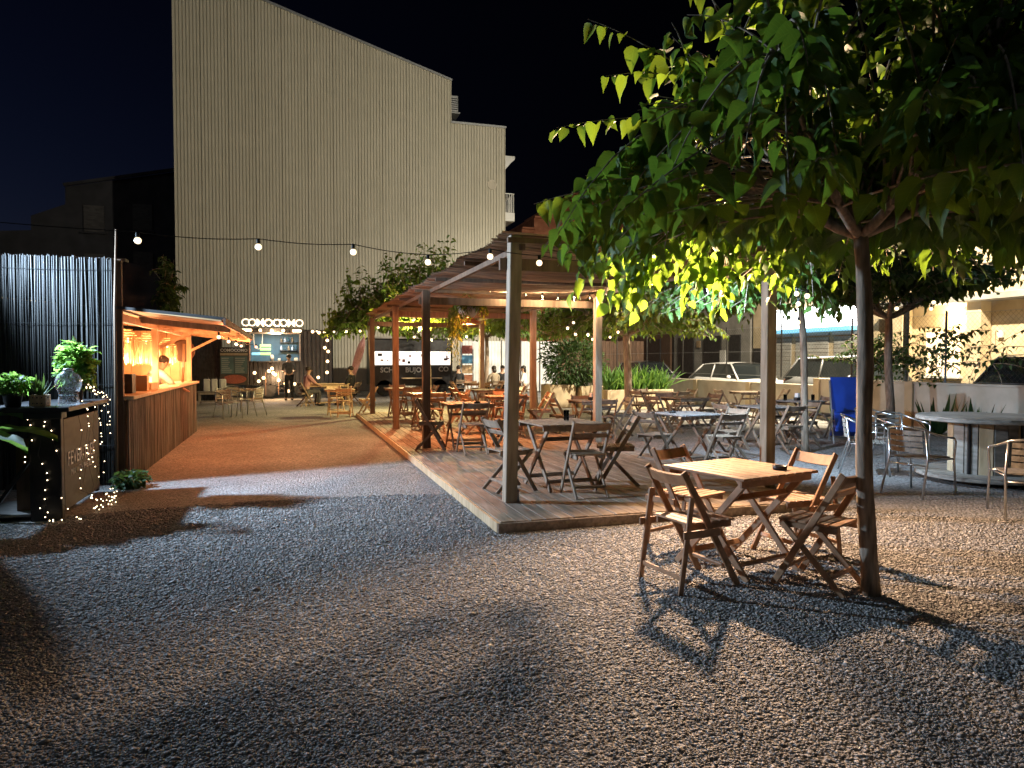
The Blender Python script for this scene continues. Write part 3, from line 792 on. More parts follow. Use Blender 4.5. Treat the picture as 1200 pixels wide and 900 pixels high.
SIDES = {'left': (-1, 0, -90), 'right': (1, 0, 90), 'near': (0, -1, 0), 'far': (0, 1, 180)}
def table_set(x, y, z, rz, phrase, mat, topmat, chairs, plain='wooden folding table, '):
    """chairs: list of (side, distance from centre, sideways shift, extra turn in degrees, style, material)"""
    place('table', mat, topmat, (x, y, z), R(rz), plain + phrase[0], 'table', 'folding tables of the terrace')
    for (side, dist, sh, turn, style, cm) in chairs:
        sx, sy, a = SIDES[side]; c, s_ = math.cos(R(rz)), math.sin(R(rz))
        lx, ly = sx * dist + (-sy) * sh, sy * dist + sx * sh
        place('chair', cm, style, (x + lx * c - ly * s_, y + lx * s_ + ly * c, z), R(rz + a + turn),
              'folding chair %s the table %s' % ({'left': 'left of', 'right': 'right of', 'near': 'in front of', 'far': 'behind'}[side], phrase[1]), 'chair', 'folding chairs of the terrace')

A, B = 'chairwood', 'chairgrey'
def four(mat, d=.62, sides=('left', 'right', 'near', 'far'), seed=0):
    r = random.Random(seed)
    return [(s, d + r.uniform(-.06, .10), r.uniform(-.08, .08), r.uniform(-14, 14), 'x', mat) for s in sides]

table_set(3.22, 4.68, 0, 14, ('lit warmly beside the foreground tree trunk',) * 2, A, A,
          [('left', .56, .10, -6, 'upright', A), ('near', .60, .12, 12, 'x', A), ('right', .66, .03, -8, 'upright', A), ('far', .60, -.12, 8, 'upright', A)])
table_set(2.98, 7.78, DZ, 4, ('just behind the front left pergola post',) * 2, B, B,
          [('left', .62, .0, 6, 'x', B), ('near', .58, .02, -8, 'x', B), ('right', .66, -.1, -22, 'x', B)])
table_set(5.78, 9.75, 0, 8, ('with a green grey top at the deck edge',) * 2, B, 'tablegrey',
          [('left', .62, .05, 10, 'x', B), ('right', .68, -.15, 6, 'x', B), ('near', .72, .1, -5, 'x', B)])
table_set(8.02, 10.85, 0, -4, ('with a pale top behind the thin far trunk',) * 2, B, 'tablegrey', four(B, .66, ('left', 'right', 'near'), 5))
table_set(9.75, 12.2, 0, 10, ('beside the folded blue lounger',) * 2, B, 'tablegrey', four(B, .66, ('left', 'right'), 6))
table_set(5.85, 13.5, 0, 0, ('behind the pale right hand pergola post',) * 2, B, 'tablegrey', four(B, .64, ('left', 'right', 'near', 'far'), 7))
table_set(2.82, 11.7, DZ, -3, ('beside the second pergola post on the left',) * 2, B, A, four(B, .62, ('left', 'right', 'near'), 8))
table_set(2.85, 15.3, DZ, 3, ('beside the third pergola post on the left',) * 2, B, A, four(B, .62, ('right', 'near', 'far'), 9))
table_set(2.75, 18.4, DZ, 3, ('beside the last pergola post on the left',) * 2, B, A, four(B, .62, ('right', 'near', 'far'), 10))
table_set(4.15, 13.8, DZ, -6, ('under the hanging lamp amid the deck',) * 2, A, A, four(A, .64, ('left', 'right', 'near', 'far'), 11))
table_set(4.60, 16.9, DZ, 5, ('beside the third pergola post on the right',) * 2, B, B, four(A, .64, ('left', 'right', 'near'), 12))
table_set(9.0, 16.4, 0, 12, ('in front of the branching middle tree',) * 2, B, B, four(B, .66, ('left', 'right', 'near', 'far'), 13))
table_set(11.3, 16.0, 0, -10, ('below the white parked hatchback',) * 2, B, B, four(B, .66, ('left', 'right', 'near'), 14))
table_set(1.35, 20.7, 0, 2, ('on the gravel left of the deck end',) * 2, 'palewood', 'palewood', four('palewood', .66, ('right', 'near', 'far'), 15), 'pale wooden folding table, ')
table_set(6.3, 24.6, 0, 4, ('where the seated guests gather',) * 2, A, A, four(A, .68, ('left', 'right', 'near', 'far'), 16))
table_set(8.2, 13.9, 0, 6, ('halfway to the yard wall',) * 2, B, B, four(B, .66, ('left', 'right', 'far'), 17))

def metal_chair(loc, rz, label):
    key = 'metal'
    if key in PROTO:
        o = copy_tree(PROTO[key])
    else:
        o = PROTO[key] = bpy.data.objects.new('aluminium_chair', None); COL.objects.link(o)
        # faces +y; hoop of tube runs round the back as armrests
        hoop = [(-.27, .22, .66), (-.285, .05, .68), (-.28, -.12, .71), (-.20, -.26, .77), (0, -.31, .80), (.20, -.26, .77), (.28, -.12, .71), (.285, .05, .68), (.27, .22, .66)]
        MB().tube(hoop, .0125, 8).build('arm_hoop', 'steel', o, True)
        fl = MB().tube([(0, .02, .66), (0, .035, .62), (0, -.05, .40), (0, -.03, 0)], .0125, 8)
        for x in (-.27, .27):
            MB().tube([(x, .22, .66), (x, .26, .62), (x * .96, .25, .42), (x * .98, .29, 0)], .0125, 8).build('front_leg', 'steel', o, True)
            MB().tube([(x * .80, -.24, .76), (x * .84, -.20, .44), (x * .92, -.33, 0)], .0125, 8).build('rear_leg', 'steel', o, True)
            MB().tube([(x * .95, .25, .42), (x * .84, -.20, .42)], .010, 6).build('seat_rail', 'steel', o, True)
        MB().tube([(-.24, .24, .42), (.24, .24, .42)], .010, 6).build('front_rail', 'steel', o, True)
        MB().tube([(-.22, -.22, .36), (.22, -.22, .36)], .010, 6).build('rear_rail', 'steel', o, True)
        sm = MB().box((0, 0, 0), (.44, .052, .012), None, .003).mesh('seat_slat')
        for i in range(7): link('seat_slat', sm, 'spoolwood', o, (0, -.18 + i * .066, .436))
        bm_ = MB()
        for i in range(6):
            a0, a1 = -1 + i / 3, -1 + (i + 1) / 3
            bm_.beam((.19 * a0, -.03 * (1 - a0 * a0), 0), (.19 * a1, -.03 * (1 - a1 * a1), 0), .010, .05)
        bmm = bm_.mesh('back_slat')
        for i in range(4): link('back_slat', bmm, 'spoolwood', o, (0, -.232 - i * .008, .53 + i * .066), (.1, 0, 0))
    o.location = loc; o.rotation_euler = (0, 0, rz)
    tag(o, label, 'chair', 'aluminium chairs')
metal_chair((6.98, 6.62, 0), R(-78), 'aluminium armchair between the foreground trunk and the spool table')
metal_chair((7.0, 5.35, 0), R(-38), 'aluminium armchair at the right picture edge before the spool table')
metal_chair((7.55, 8.05, 0), R(-130), 'aluminium armchair half hidden at the back left of the spool table')
metal_chair((8.95, 9.3, 0), R(-160), 'aluminium armchair farthest back, half hidden by the foreground trunk')
metal_chair((8.35, 8.25, 0), R(175), 'aluminium armchair directly behind the spool table')
metal_chair((-1.55, 20.6, 0), R(-150), 'aluminium armchair nearest the kiosk end wall')
metal_chair((-1.0, 21.5, 0), R(60), 'aluminium armchair turned sideways below the menu board')
metal_chair((-1.5, 22.6, 0), R(-160), 'aluminium armchair standing behind the two kiosk end chairs')

def spool():
    t = thing('cable_spool_table', 'round weathered cable spool used as a table at the right edge', 'table', (8.55, 7.1, 0), R(20))
    r = random.Random(5)
    for name, z in (('top', .80), ('bottom', .085)):
        d = MB().lathe([(.77, -.022), (.785, -.012), (.785, .012), (.77, .022)], 40).build(name + '_core', 'spoolwood', t, False, (0, 0, z))
        n = 9; w = 1.56 / n
        for i in range(n):
            x = -.78 + (i + .5) * w; h = math.sqrt(max(.02, .784 ** 2 - (abs(x) - 0) ** 2)) 
            h0 = math.sqrt(max(.002, .784 ** 2 - min(.78, abs(x - w / 2)) ** 2)); h1 = math.sqrt(max(.002, .784 ** 2 - min(.78, abs(x + w / 2)) ** 2))
            g_ = .004
            MB().prism([(x - w / 2 + g_, -h0), (x + w / 2 - g_, -h1), (x + w / 2 - g_, h1), (x - w / 2 + g_, h0)], .023, .034, 'z').build('plank', 'spoolwood', d)
    for i in range(16):
        a = 2 * math.pi * i / 16
        MB().box((.40, 0, .443), (.022, .150, .665), None, .004).build('stave', 'palewood' if i % 3 == 0 else 'spoolwood', t, False, (0, 0, 0), (0, 0, a))
    for i in range(4):
        a = 2 * math.pi * i / 4 + .3 - R(20)
        MB().tube([(.425 * math.cos(a), .425 * math.sin(a), .11), (.425 * math.cos(a), .425 * math.sin(a), .79)], .02, 6).build('tie_rod', 'darkmetal', t)
spool()

def lounger():
    t = thing('sun_lounger', 'folded blue sun lounger standing upright by the rear table', 'lounger', (10.05, 11.15, 0), R(-32))
    m = MB().beam((0, -.1, .28), (0, .28, 1.22), .56, .05, (0, 1, 0), .015); m.build('back_cushion', 'blueplastic', t)
    MB().beam((0, -.12, .26), (0, .22, .12), .56, .05, (0, 0, 1), .015).build('seat_cushion', 'blueplastic', t)
    MB().beam((0, -.14, .58), (0, -.28, .22), .54, .04, (0, 1, 0), .015).build('foot_cushion', 'blueplastic', t)
    for x in (-.30, .30):
        MB().beam((x, -.35, 0), (x, .22, 1.16), .022, .03).build('side_bar', 'galv', t)
        MB().beam((x * .93, .34, 0), (x * .93, -.16, .62), .022, .03).build('leg', 'galv', t)
    MB().tube([(-.3, -.20, .42), (.3, -.20, .42)], .012, 6).build('cross_bar', 'galv', t)
    MB().tube([(-.28, .30, .06), (.28, .30, .06)], .012, 6).build('cross_bar', 'galv', t)
lounger()

# small things on the tables
def glass(loc, label, h=.12, r=.035):
    o = MB().lathe([(.001, 0), (r * .85, 0), (r, h), (r * .93, h), (r * .8, .01), (.001, .01)], 12).build('drinking_glass', 'clearglass', None, True, loc)
    tag(o, label, 'glass', 'glasses on tables')
def holder(loc, label, rz=0, mat='darkmetal'):
    t = thing('menu_holder', label, 'menu holder', loc, rz, 'menu holders on tables')
    MB().box((0, 0, .03), (.14, .09, .06), None, .006).build('box', mat, t)
    for i in range(3): MB().box((-.03 + i * .03, 0, .085), (.012, .075, .12)).build('napkin', 'whiteplastic', t)
holder((9.75, 12.2, .745), 'dark napkin box on the table by the blue lounger', .3)
glass((9.5, 12.25, .745), 'clear glass left of the napkin box by the lounger')
glass((10.0, 12.05, .745), 'clear glass right of the napkin box by the lounger')
holder((4.15, 13.8, DZ + .745), 'napkin box on the table under the hanging lamp', 0)
holder((2.85, 15.3, DZ + .745), 'napkin box on the table by the third left post', .5, 'plywood')
holder((5.85, 13.5, .745), 'napkin box on the table behind the pale post', .2)
glass((3.1, 7.9, DZ + .745), 'clear glass on the table behind the front post')
# ================================================================== VEGETATION
def leaf_base(rows):
    V = []; F = []
    for y, w in rows:
        z = -0.22 * y * y
        V += [(-w, y - 0.10 * (w if y < .05 else 0), z + .30 * w), (0, y, z), (w, y - 0.10 * (w if y < .05 else 0), z + .30 * w)]
    for i in range(len(rows) - 1):
        a = i * 3; F += [(a, a + 1, a + 4, a + 3), (a + 1, a + 2, a + 5, a + 4)]
    return np.array(V, dtype=np.float32), np.array(F, dtype=np.int32)
LEAF_HI = leaf_base([(-.03, .17), (.08, .335), (.26, .395), (.50, .335), (.72, .20), (.88, .075), (1.0, .008)])
def curl(base, k):
    """bent, wavy and twisted versions of one leaf"""
    V = base[0].copy(); y = V[:, 1].copy(); x = V[:, 0].copy()
    bend, fold, wave, tw, skew, wid = ((0, 0, 0, 0, 0, 1), (-.30, .5, .03, .5, .10, .9), (.12, -.5, .045, -.6, -.12, 1.08), (-.5, .2, .05, .2, .06, .8), (.0, 1.1, .02, -.3, -.05, .86))[k]
    V[:, 0] = x * wid + skew * y * y
    V[:, 2] += bend * y * y + fold * np.abs(x) * .5 + wave * np.sin(y * 11 + np.sign(x) * 1.3) * (np.abs(x) > .01)
    V[:, 2] += tw * x * y
    return V
LEAF_VARS = {}
def variants(base):
    k = id(base)
    if k not in LEAF_VARS: LEAF_VARS[k] = np.stack([curl(base, i) for i in range(5)])
    return LEAF_VARS[k]
LEAF_LO = leaf_base([(0, .16), (.28, .40), (.66, .27), (1.0, .01)])
LEAF_SLIM = leaf_base([(0, .05), (.3, .16), (.7, .12), (1.0, .006)])
LEAF_BLADE = leaf_base([(0, .03), (.4, .035), (.8, .022), (1.0, .003)])

def frames(axis, nrm):
    y = axis / np.linalg.norm(axis, axis=1, keepdims=True)
    x = np.cross(y, nrm); x /= np.maximum(np.linalg.norm(x, axis=1, keepdims=True), 1e-6)
    z = np.cross(x, y)
    return np.stack([x, y, z], 2)          # columns

def leaves_mesh(name, base, pos, axis, nrm, size):
    V, F = base; Q = frames(axis, nrm); n = len(pos)
    VV = variants(base)[np.random.default_rng(n).integers(0, 5, n)]
    W = np.einsum('nij,nvj->nvi', Q, VV) * size[:, None, None] + pos[:, None, :]
    FF = F[None] + (np.arange(n) * len(V))[:, None, None]
    me = numpy_mesh(name, W.reshape(-1, 3), FF.reshape(-1, 4))
    me.polygons.foreach_set('use_smooth', np.ones(len(me.polygons), dtype=bool))
    leaf_uv(me, V, n)
    return me

def leaf_uv(me, V, n):
    at_ = me.attributes.new('leafuv', 'FLOAT_VECTOR', 'POINT'); c = V.copy(); c[:, 2] = 1.0
    at_.data.foreach_set('vector', np.tile(c, (n, 1)).astype(np.float32).ravel())

def shoot_leaves(curves, r, step, size, droop=0.66, start=0.2):
    pos, ax, nr, sz = [], [], [], []
    for pts in curves:
        pts = np.array(pts); seg = np.linalg.norm(np.diff(pts, axis=0), axis=1); L = seg.sum(); cum = np.concatenate([[0], np.cumsum(seg)])
        k = 0; s = L * start
        while s <= L:
            i = min(len(seg) - 1, int(np.searchsorted(cum, s)) - 1); i = max(i, 0)
            u = (s - cum[i]) / max(seg[i], 1e-6); p = pts[i] + (pts[i + 1] - pts[i]) * u
            d = (pts[i + 1] - pts[i]) / max(seg[i], 1e-6)
            side = np.cross(d, (0, 0, 1.0)); ns = np.linalg.norm(side); side = side / ns if ns > .1 else np.array((1.0, 0, 0))
            side = side * (1 if k % 2 else -1)
            a = side * r.uniform(.5, 1.0) + d * r.uniform(.1, .6) + np.array((0, 0, -1.0)) * droop * r.uniform(.35, 1.5) + r.normal(0, .2, 3)
            a /= np.linalg.norm(a)
            up = np.array((0, 0, 1.0)) + d * .2 + r.normal(0, .35, 3) + side * .3
            q = (.55 + .45 * math.sin(math.pi * min(1, .15 + .8 * s / L))) * size * r.uniform(.55, 1.3)
            pos.append(p + a * q * .28); ax.append(a); nr.append(up); sz.append(q)
            k += 1; s += step * r.uniform(.7, 1.3)
        # terminal leaf
    return np.array(pos), np.array(ax), np.array(nr), np.array(sz)

def bez(a, b, c, n=7):
    a, b, c = np.array(a, float), np.array(b, float), np.array(c, float)
    return [a * (1 - t) ** 2 + 2 * b * t * (1 - t) + c * t * t for t in np.linspace(0, 1, n)]

CAM_R = np.array((math.cos(R(17.13)), -math.sin(R(17.13)), 0)); CAM_F = np.array((math.sin(R(17.13)), math.cos(R(17.13)), 0))
def tree(name, label, base, hub, rad, ztop, zrim, nshoot, step, size, mat, seed, tr=0.05, nlimb=6, single=0, lo=True, upright=0.0, extra=None, group='mulberry trees of the yard', off=(0, 0), squash=1.0, gaps=None):
    r = np.random.default_rng(seed); b = np.array(base, float); h = np.array(hub, float) - b
    t = thing(name, label, 'tree', base, 0, group)
    m = MB(); n = 19; pts = []; rr = []
    for i in range(n):
        u = i / (n - 1); w = np.array((math.sin(u * 5 + seed), math.cos(u * 4 + seed * 2), 0)) * .02 * math.sin(math.pi * u)
        pts.append(h * u + w * (h[2] / 2.4)); rr.append(tr * (1.12 - .2 * u + .07 * math.sin(u * 23 + seed) * math.sin(u * 9) if u > .001 else 1.12) * (1 + .16 * math.exp(-u * 26)))
    m.tube(pts, rr, 10)
    ctrl = []
    limbs = []
    for i in range(nlimb):
        a = 2 * math.pi * (i + r.uniform(-.25, .25)) / nlimb; q = rad * r.uniform(.38, .55)
        e = h + np.array((math.cos(a) * q + off[0] * .5, math.sin(a) * q * squash + off[1] * .5, (ztop - hub[2]) * r.uniform(.18, .42)))
        c = bez(h - np.array((0, 0, .06)), h + np.array((math.cos(a) * q * .35, math.sin(a) * q * .35, .05 + .1 * upright)), e)
        limbs.append(c); m.tube(c, [tr * .72 * (1 - .5 * k / 6) for k in range(7)], 7)
    m.build('trunk', 'bark', t, True)
    curves = []
    for i in range(nshoot):
        a = r.uniform(0, 6.283); q = rad * math.sqrt(r.uniform(.01, 1))
        f = q / rad
        zt = zrim + (ztop - zrim) * (1 - f ** 1.8) * r.uniform(.04, 1.0) + r.uniform(0, .25) * (1 - f)
        end = np.array((math.cos(a) * q + off[0], math.sin(a) * q * squash + off[1], zt - b[2]))
        lm = min(limbs, key=lambda c: np.linalg.norm(c[-1][:2] - end[:2]) + r.uniform(0, .5)); st = lm[r.integers(2, 7)]
        mid = (st + end) / 2 + np.array((0, 0, r.uniform(.1, .55) * (1 - upright)))
        if r.uniform() < upright: end = end + np.array((0, 0, r.uniform(.2, 1.0))); mid = np.array((end[0] * .7 + st[0] * .3, end[1] * .7 + st[1] * .3, st[2] * .6 + end[2] * .4))
        curves.append(bez(st, mid, end))
    for c in (extra or []): curves.append(bez(*[np.array(p) - b for p in c], n=12))
    br = MB()
    for c in curves: br.tube(c, [.011 * (1 - .75 * k / (len(c) - 1)) * (tr / .05) ** .5 for k in range(len(c))], 4, False)
    br.build('branches', 'bark', t, True)
    pos, ax, nr, sz = shoot_leaves(curves, r, step, size)
    basem = LEAF_LO if lo else LEAF_HI
    for (pa, pb, pr) in (gaps or []):           # openings in the crown
        pa, pb = np.array(pa) - b, np.array(pb) - b; ab = pb - pa
        u = np.clip(((pos - pa) @ ab) / (ab @ ab), 0, 1); dd = np.linalg.norm(pos - (pa + u[:, None] * ab), axis=1)
        kp = dd > pr * r.uniform(.7, 1.15, len(pos)); pos, ax, nr, sz = pos[kp], ax[kp], nr[kp], sz[kp]
    idx = np.zeros(len(pos), dtype=bool)
    if single:
        wp = pos + b - np.array((0, 0, 1.55)); d = wp @ CAM_F; px = 600 + 850 * (wp @ CAM_R) / np.maximum(d, .1); py = 422 - 850 * wp[:, 2] / np.maximum(d, .1)
        vis = (d > .6) & (px > 5) & (px < 1195) & (py > 5)
        score = np.where(vis, sz / np.maximum(d, .5), 0); order = np.argsort(-score)[:single]; idx[order] = True
    crown = stuff(link('crown', leaves_mesh('crown', basem, pos[~idx], ax[~idx], nr[~idx], sz[~idx]), mat, t))
    if single:
        V, F = basem; mes = []
        for kk in range(5):
            me = numpy_mesh('leaf', variants(basem)[kk], F); me.polygons.foreach_set('use_smooth', np.ones(len(F), dtype=bool)); leaf_uv(me, V, 1); mes.append(me)
        Q = frames(ax[idx], nr[idx])
        for k, i in enumerate(np.nonzero(idx)[0]):
            o = link('leaf', mes[k % 5], mat, crown)
            mt = Matrix(Q[k].tolist()).to_4x4(); mt = Matrix.Translation(pos[i].tolist()) @ mt @ Matrix.Scale(float(sz[i]), 4)
            o.matrix_local = mt
    return t

def W(lat, dep, z): p = CAM_R * lat + CAM_F * dep; return (p[0], p[1], z)     # planning frame: metres right of / ahead of the viewpoint
# long shoots reaching up and left out of the foreground crown
ex = [((3.4, 4.0, 2.8), (2.9, 4.3, 3.6), (2.15, 4.75, 3.55)), ((3.4, 4.0, 2.8), (2.7, 4.2, 3.3), (1.75, 4.65, 3.12)),
      ((3.4, 4.0, 2.9), (2.9, 4.4, 3.9), (2.55, 4.5, 4.35)), ((3.3, 4.1, 2.7), (2.4, 4.6, 2.9), (1.62, 4.75, 2.62)),
      ((3.4, 4.0, 2.7), (2.5, 4.9, 3.2), (2.0, 5.2, 2.35)), ((3.5, 4.2, 2.7), (3.0, 5.3, 3.0), (2.6, 5.7, 2.3)),
      ((3.3, 4.1, 2.9), (2.5, 4.5, 3.7), (1.95, 4.6, 3.85)), ((3.5, 4.2, 2.7), (3.4, 5.5, 3.0), (3.3, 6.1, 2.35)),
      ((3.7, 4.1, 2.6), (4.5, 4.9, 2.9), (5.0, 5.2, 2.4)), ((3.8, 3.9, 2.6), (4.5, 4.0, 3.0), (5.2, 4.0, 2.45)),
      ((3.5, 4.3, 2.7), (3.2, 5.6, 2.9), (3.05, 6.05, 1.98)), ((3.5, 4.3, 2.7), (2.9, 5.4, 2.9), (2.75, 6.0, 2.05)), ((3.5, 4.3, 2.7), (3.5, 5.5, 2.9), (3.55, 6.0, 2.02)),
      ((3.6, 4.3, 2.7), (3.8, 5.4, 2.9), (3.85, 5.95, 2.05)), ((3.5, 4.3, 2.7), (2.8, 5.5, 3.1), (2.4, 5.9, 2.15)), ((3.6, 4.3, 2.7), (4.2, 5.2, 2.9), (4.3, 5.8, 2.1)),
      ((3.5, 4.3, 2.8), (3.4, 5.6, 3.1), (3.3, 6.25, 2.3)), ((3.5, 4.3, 2.8), (3.0, 5.7, 3.1), (2.7, 6.2, 2.35)), ((3.4, 4.1, 2.8), (2.6, 5.0, 3.1), (2.15, 5.4, 2.45))]
rr_ = random.Random(9)
for xa, xb, cnt in ((2.72, 3.08, 6), (3.40, 3.80, 6)):      # leaf clusters hanging close to the pergola floodlight
    for i in range(cnt):
        x_ = rr_.uniform(xa, xb); y_ = rr_.uniform(5.75, 6.3); ex.append(((3.4 + rr_.uniform(-.5, .5), 4.9 + rr_.uniform(-.2, .3), 2.8 + rr_.uniform(-.1, .2)), (x_, y_ - .2, 3.0 + rr_.uniform(-.2, .1)), (x_, y_, rr_.uniform(2.0, 2.3))))
tree('mulberry_tree', 'large leaved foreground tree on a thin trunk at the right', (3.67, 3.84, 0), (3.57, 3.88, 2.42), 2.2, 4.7, 2.25, 285, 0.066, 0.180, 'leaf_near', 3, 0.050, 7, 300, False, extra=ex, gaps=[((2.5, 3.65, 2.65), (3.5, 5.1, 3.08), .36), ((2.3, 3.9, 2.3), (3.1, 5.3, 2.6), .22)])
tree('mulberry_tree', 'tree with bright lit leaves and a slim bent trunk before the shop', (8.25, 10.1, 0), (8.15, 10.15, 2.70), 1.85, 4.2, 2.2, 220, 0.085, 0.165, 'leaf_far', 4, 0.055, 5, off=(-1.4, .45))
tree('mulberry_tree', 'branching middle tree behind the terrace tables', (8.9, 18.0, 0), (8.8, 18.0, 2.3), 2.7, 4.2, 2.15, 230, 0.10, 0.17, 'leaf_far', 5, 0.10, 6)
tree('mulberry_tree', 'tree with upright shoots glowing yellow behind the pergola end', (4.3, 22.9, 0), (4.2, 22.9, 2.5), 2.3, 5.3, 2.6, 380, 0.10, 0.21, 'leaf_far', 6, 0.085, 7, upright=.5)
tree('mulberry_tree', 'leafy tree rising left of the pergola end', (2.7, 24.6, 0), (2.6, 24.6, 2.6), 1.75, 4.8, 2.3, 230, 0.10, 0.20, 'leaf_far', 7, 0.06, 6, upright=.4)
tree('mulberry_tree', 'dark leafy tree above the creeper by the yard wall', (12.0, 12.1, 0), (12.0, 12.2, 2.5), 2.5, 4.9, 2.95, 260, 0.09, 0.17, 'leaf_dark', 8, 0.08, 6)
tree('mulberry_tree', 'dense tree standing right behind the pergola posts', (7.3, 21.2, 0), (7.2, 21.2, 2.5), 2.3, 4.4, 2.3, 190, 0.10, 0.17, 'leaf_far', 9, 0.08, 6)
tree('mulberry_tree', 'low crowned tree before the white hoarding', (7.3, 27.0, 0), (7.3, 27.0, 2.5), 2.5, 4.4, 2.35, 170, 0.12, 0.19, 'leaf_far', 10, 0.08, 6)

def bush(name, label, cat, loc, rad, n, size, mat, seed, base=LEAF_SLIM, stem=True, group=None, holder_=None):
    r = np.random.default_rng(seed)
    t = thing(name, label, cat, loc, 0, group)
    d = r.normal(0, 1, (n, 3)); d /= np.linalg.norm(d, axis=1, keepdims=True)
    lump = 1 + .22 * np.sin(d[:, 0] * 5 + seed) * np.cos(d[:, 2] * 4 + d[:, 1] * 3)
    q = (r.uniform(.25, 1, n) ** .5) * lump
    pos = d * q[:, None] * np.array(rad) + np.array((0, 0, rad[2]))
    ax = d + r.normal(0, .5, (n, 3)); nr = np.array((0, 0, 1.0)) + r.normal(0, .5, (n, 3))
    stuff(link('foliage', leaves_mesh('foliage', base, pos, ax, nr, size * r.uniform(.6, 1.25, n)), mat, t))
    if stem:
        m = MB()
        for i in range(9):
            a = r.uniform(0, 6.28); k = r.uniform(.2, .75)
            m.tube(bez((0, 0, 0), (0, 0, rad[2] * .5), (rad[0] * k * math.cos(a), rad[1] * k * math.sin(a), rad[2] * r.uniform(.8, 1.6))), [.012, .011, .010, .009, .007, .005, .004], 5)
        m.build('stems', 'bark', t, True)
    return t
def pot(name, label, loc, r0, r1, h, mat, group=None):
    t = thing(name, label, 'plant pot', loc, 0, group)
    MB().lathe([(r0, 0), (r1, h * .88), (r1 * 1.07, h * .88), (r1 * 1.07, h), (r1 * .92, h), (r1 * .88, h * .85), (.001, h * .85)], 18).build('pot', mat, t, True)
    MB().lathe([(.001, h * .86), (r1 * .87, h * .86)], 14).build('soil', 'soil', t)
    return t

# shrub, planters and tall grass at the back of the terrace
def planter(loc, dims, label, mat='render_beige'):
    t = thing('planter', label, 'planter', loc, 0, 'masonry planters')
    x, y, z = dims
    for sx in (-1, 1): MB().box((sx * (x / 2 - .04), 0, z / 2), (.08, y, z), None, .01).build('side', mat, t)
    for sy in (-1, 1): MB().box((0, sy * (y / 2 - .04), z / 2), (x - .164, .08, z), None, .01).build('side', mat, t)
    MB().box((0, 0, z * .45), (x - .17, y - .17, z * .8)).build('soil', 'soil', t)
planter((8.5, 22.4, 0), (.9, .9, .75), 'beige planter left under the round shrub')
planter((9.5, 22.2, 0), (.9, .9, .70), 'beige planter right under the round shrub')
planter((10.6, 20.9, 0), (2.3, .6, .62), 'long planter holding the tall grass')
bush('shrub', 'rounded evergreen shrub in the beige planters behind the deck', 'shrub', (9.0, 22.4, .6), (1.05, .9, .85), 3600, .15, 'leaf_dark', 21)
def grass(label, loc, w, d, h, n, seed):
    r = np.random.default_rng(seed)
    t = thing('tall_grass', label, 'plant', loc)
    pos = np.stack([r.uniform(-w, w, n), r.uniform(-d, d, n), np.zeros(n)], 1)
    ax = np.stack([r.normal(0, .32, n), r.normal(0, .32, n), np.ones(n)], 1); nr = r.normal(0, 1, (n, 3))
    stuff(link('blades', leaves_mesh('blades', LEAF_BLADE, pos, ax, nr, h * r.uniform(.6, 1.15, n)), 'leaf_bright', t))
grass('tall grass growing in the long planter before the far car', (10.6, 20.9, .55), 1.05, .2, .75, 420, 31)

def agave(label, loc, h, n, seed, mat='leaf_dark'):
    r = np.random.default_rng(seed)
    t = thing('agave', label, 'plant', loc, 0, 'spiky plants along the yard wall')
    m = leaf_base([(0, .07), (.35, .085), (.7, .05), (1.0, .004)]); V, F = m
    me = numpy_mesh('leaf', V * np.array((1, 1, -1)), F)
    for i in range(n):
        a = 2 * math.pi * i / n + r.uniform(-.2, .2); e = r.uniform(.5, 1.25)
        ax = np.array([[math.cos(a) * math.cos(e), math.sin(a) * math.cos(e), math.sin(e)]]); Q = frames(ax, np.array([[0, 0, 1.0]]))[0]
        o = link('leaf', me, mat, t); o.matrix_local = Matrix(Q.tolist()).to_4x4() @ Matrix.Scale(h * float(r.uniform(.75, 1.1)), 4)
for k, (x, y, h, w) in enumerate(((12.6, 9.2, .75, 'behind the right half of the spool table'), (12.5, 10.6, .8, 'behind the left half of the spool table'), (12.7, 11.6, .85, 'between the spool table and the foreground trunk'), (12.8, 14.6, .7, 'behind the blue lounger'), (12.9, 8.0, .8, 'at the right picture edge below the wall'))):
    agave('spiky dark agave ' + w, (x, y, .0), h, 16, 50 + k)

# creeper on the chain link fence, ivy on the dark wall
def creeper(name, label, loc, n, size, seed, ext, mat='leaf_dark', strands=16):
    r = np.random.default_rng(seed); t = thing(name, label, 'creeper', loc)
    cs = []
    for i in range(strands):
        y0 = r.uniform(-.4, .4) * ext[1]; e = np.array((r.uniform(-.15, .15), y0 + r.uniform(-.6, .6) * ext[1], r.uniform(.35, 1) * ext[2]))
        main = bez((0, y0, 0), (r.uniform(-.1, .1), y0, ext[2] * .5), e, 9); cs.append(main)
        for j in range(4):
            s = main[r.integers(3, 9)]; e2 = s + np.array((r.uniform(-.25, .25), r.uniform(-1.1, 1.1), r.uniform(-.25, .35)))
            cs.append(bez(s, (s + e2) / 2 + np.array((0, 0, .12)), e2, 6))
    m = MB()
    for c in cs: m.tube(c, .006, 4, False)
    m.build('stems', 'bark', t)
    pos, ax, nr, sz = shoot_leaves(cs, r, n, size, .6, .1)
    stuff(link('foliage', leaves_mesh('foliage', LEAF_LO, pos, ax, nr, sz), mat, t))
creeper('climbing_plant', 'loose dark creeper climbing the chain link fence', (13.45, 13.3, .9), .065, .11, 71, (.2, 2.9, 1.5), strands=20)
creeper('climbing_plant', 'thin creeper runners on the fence at the right edge', (13.45, 10.6, .95), .10, .10, 72, (.2, 3.2, 1.5), strands=7)
creeper('climbing_plant', 'dead looking ivy hanging over the end of the dark wall', (-3.0, 20.9, 1.8), .07, .16, 73, (.5, .9, 2.5), strands=24)

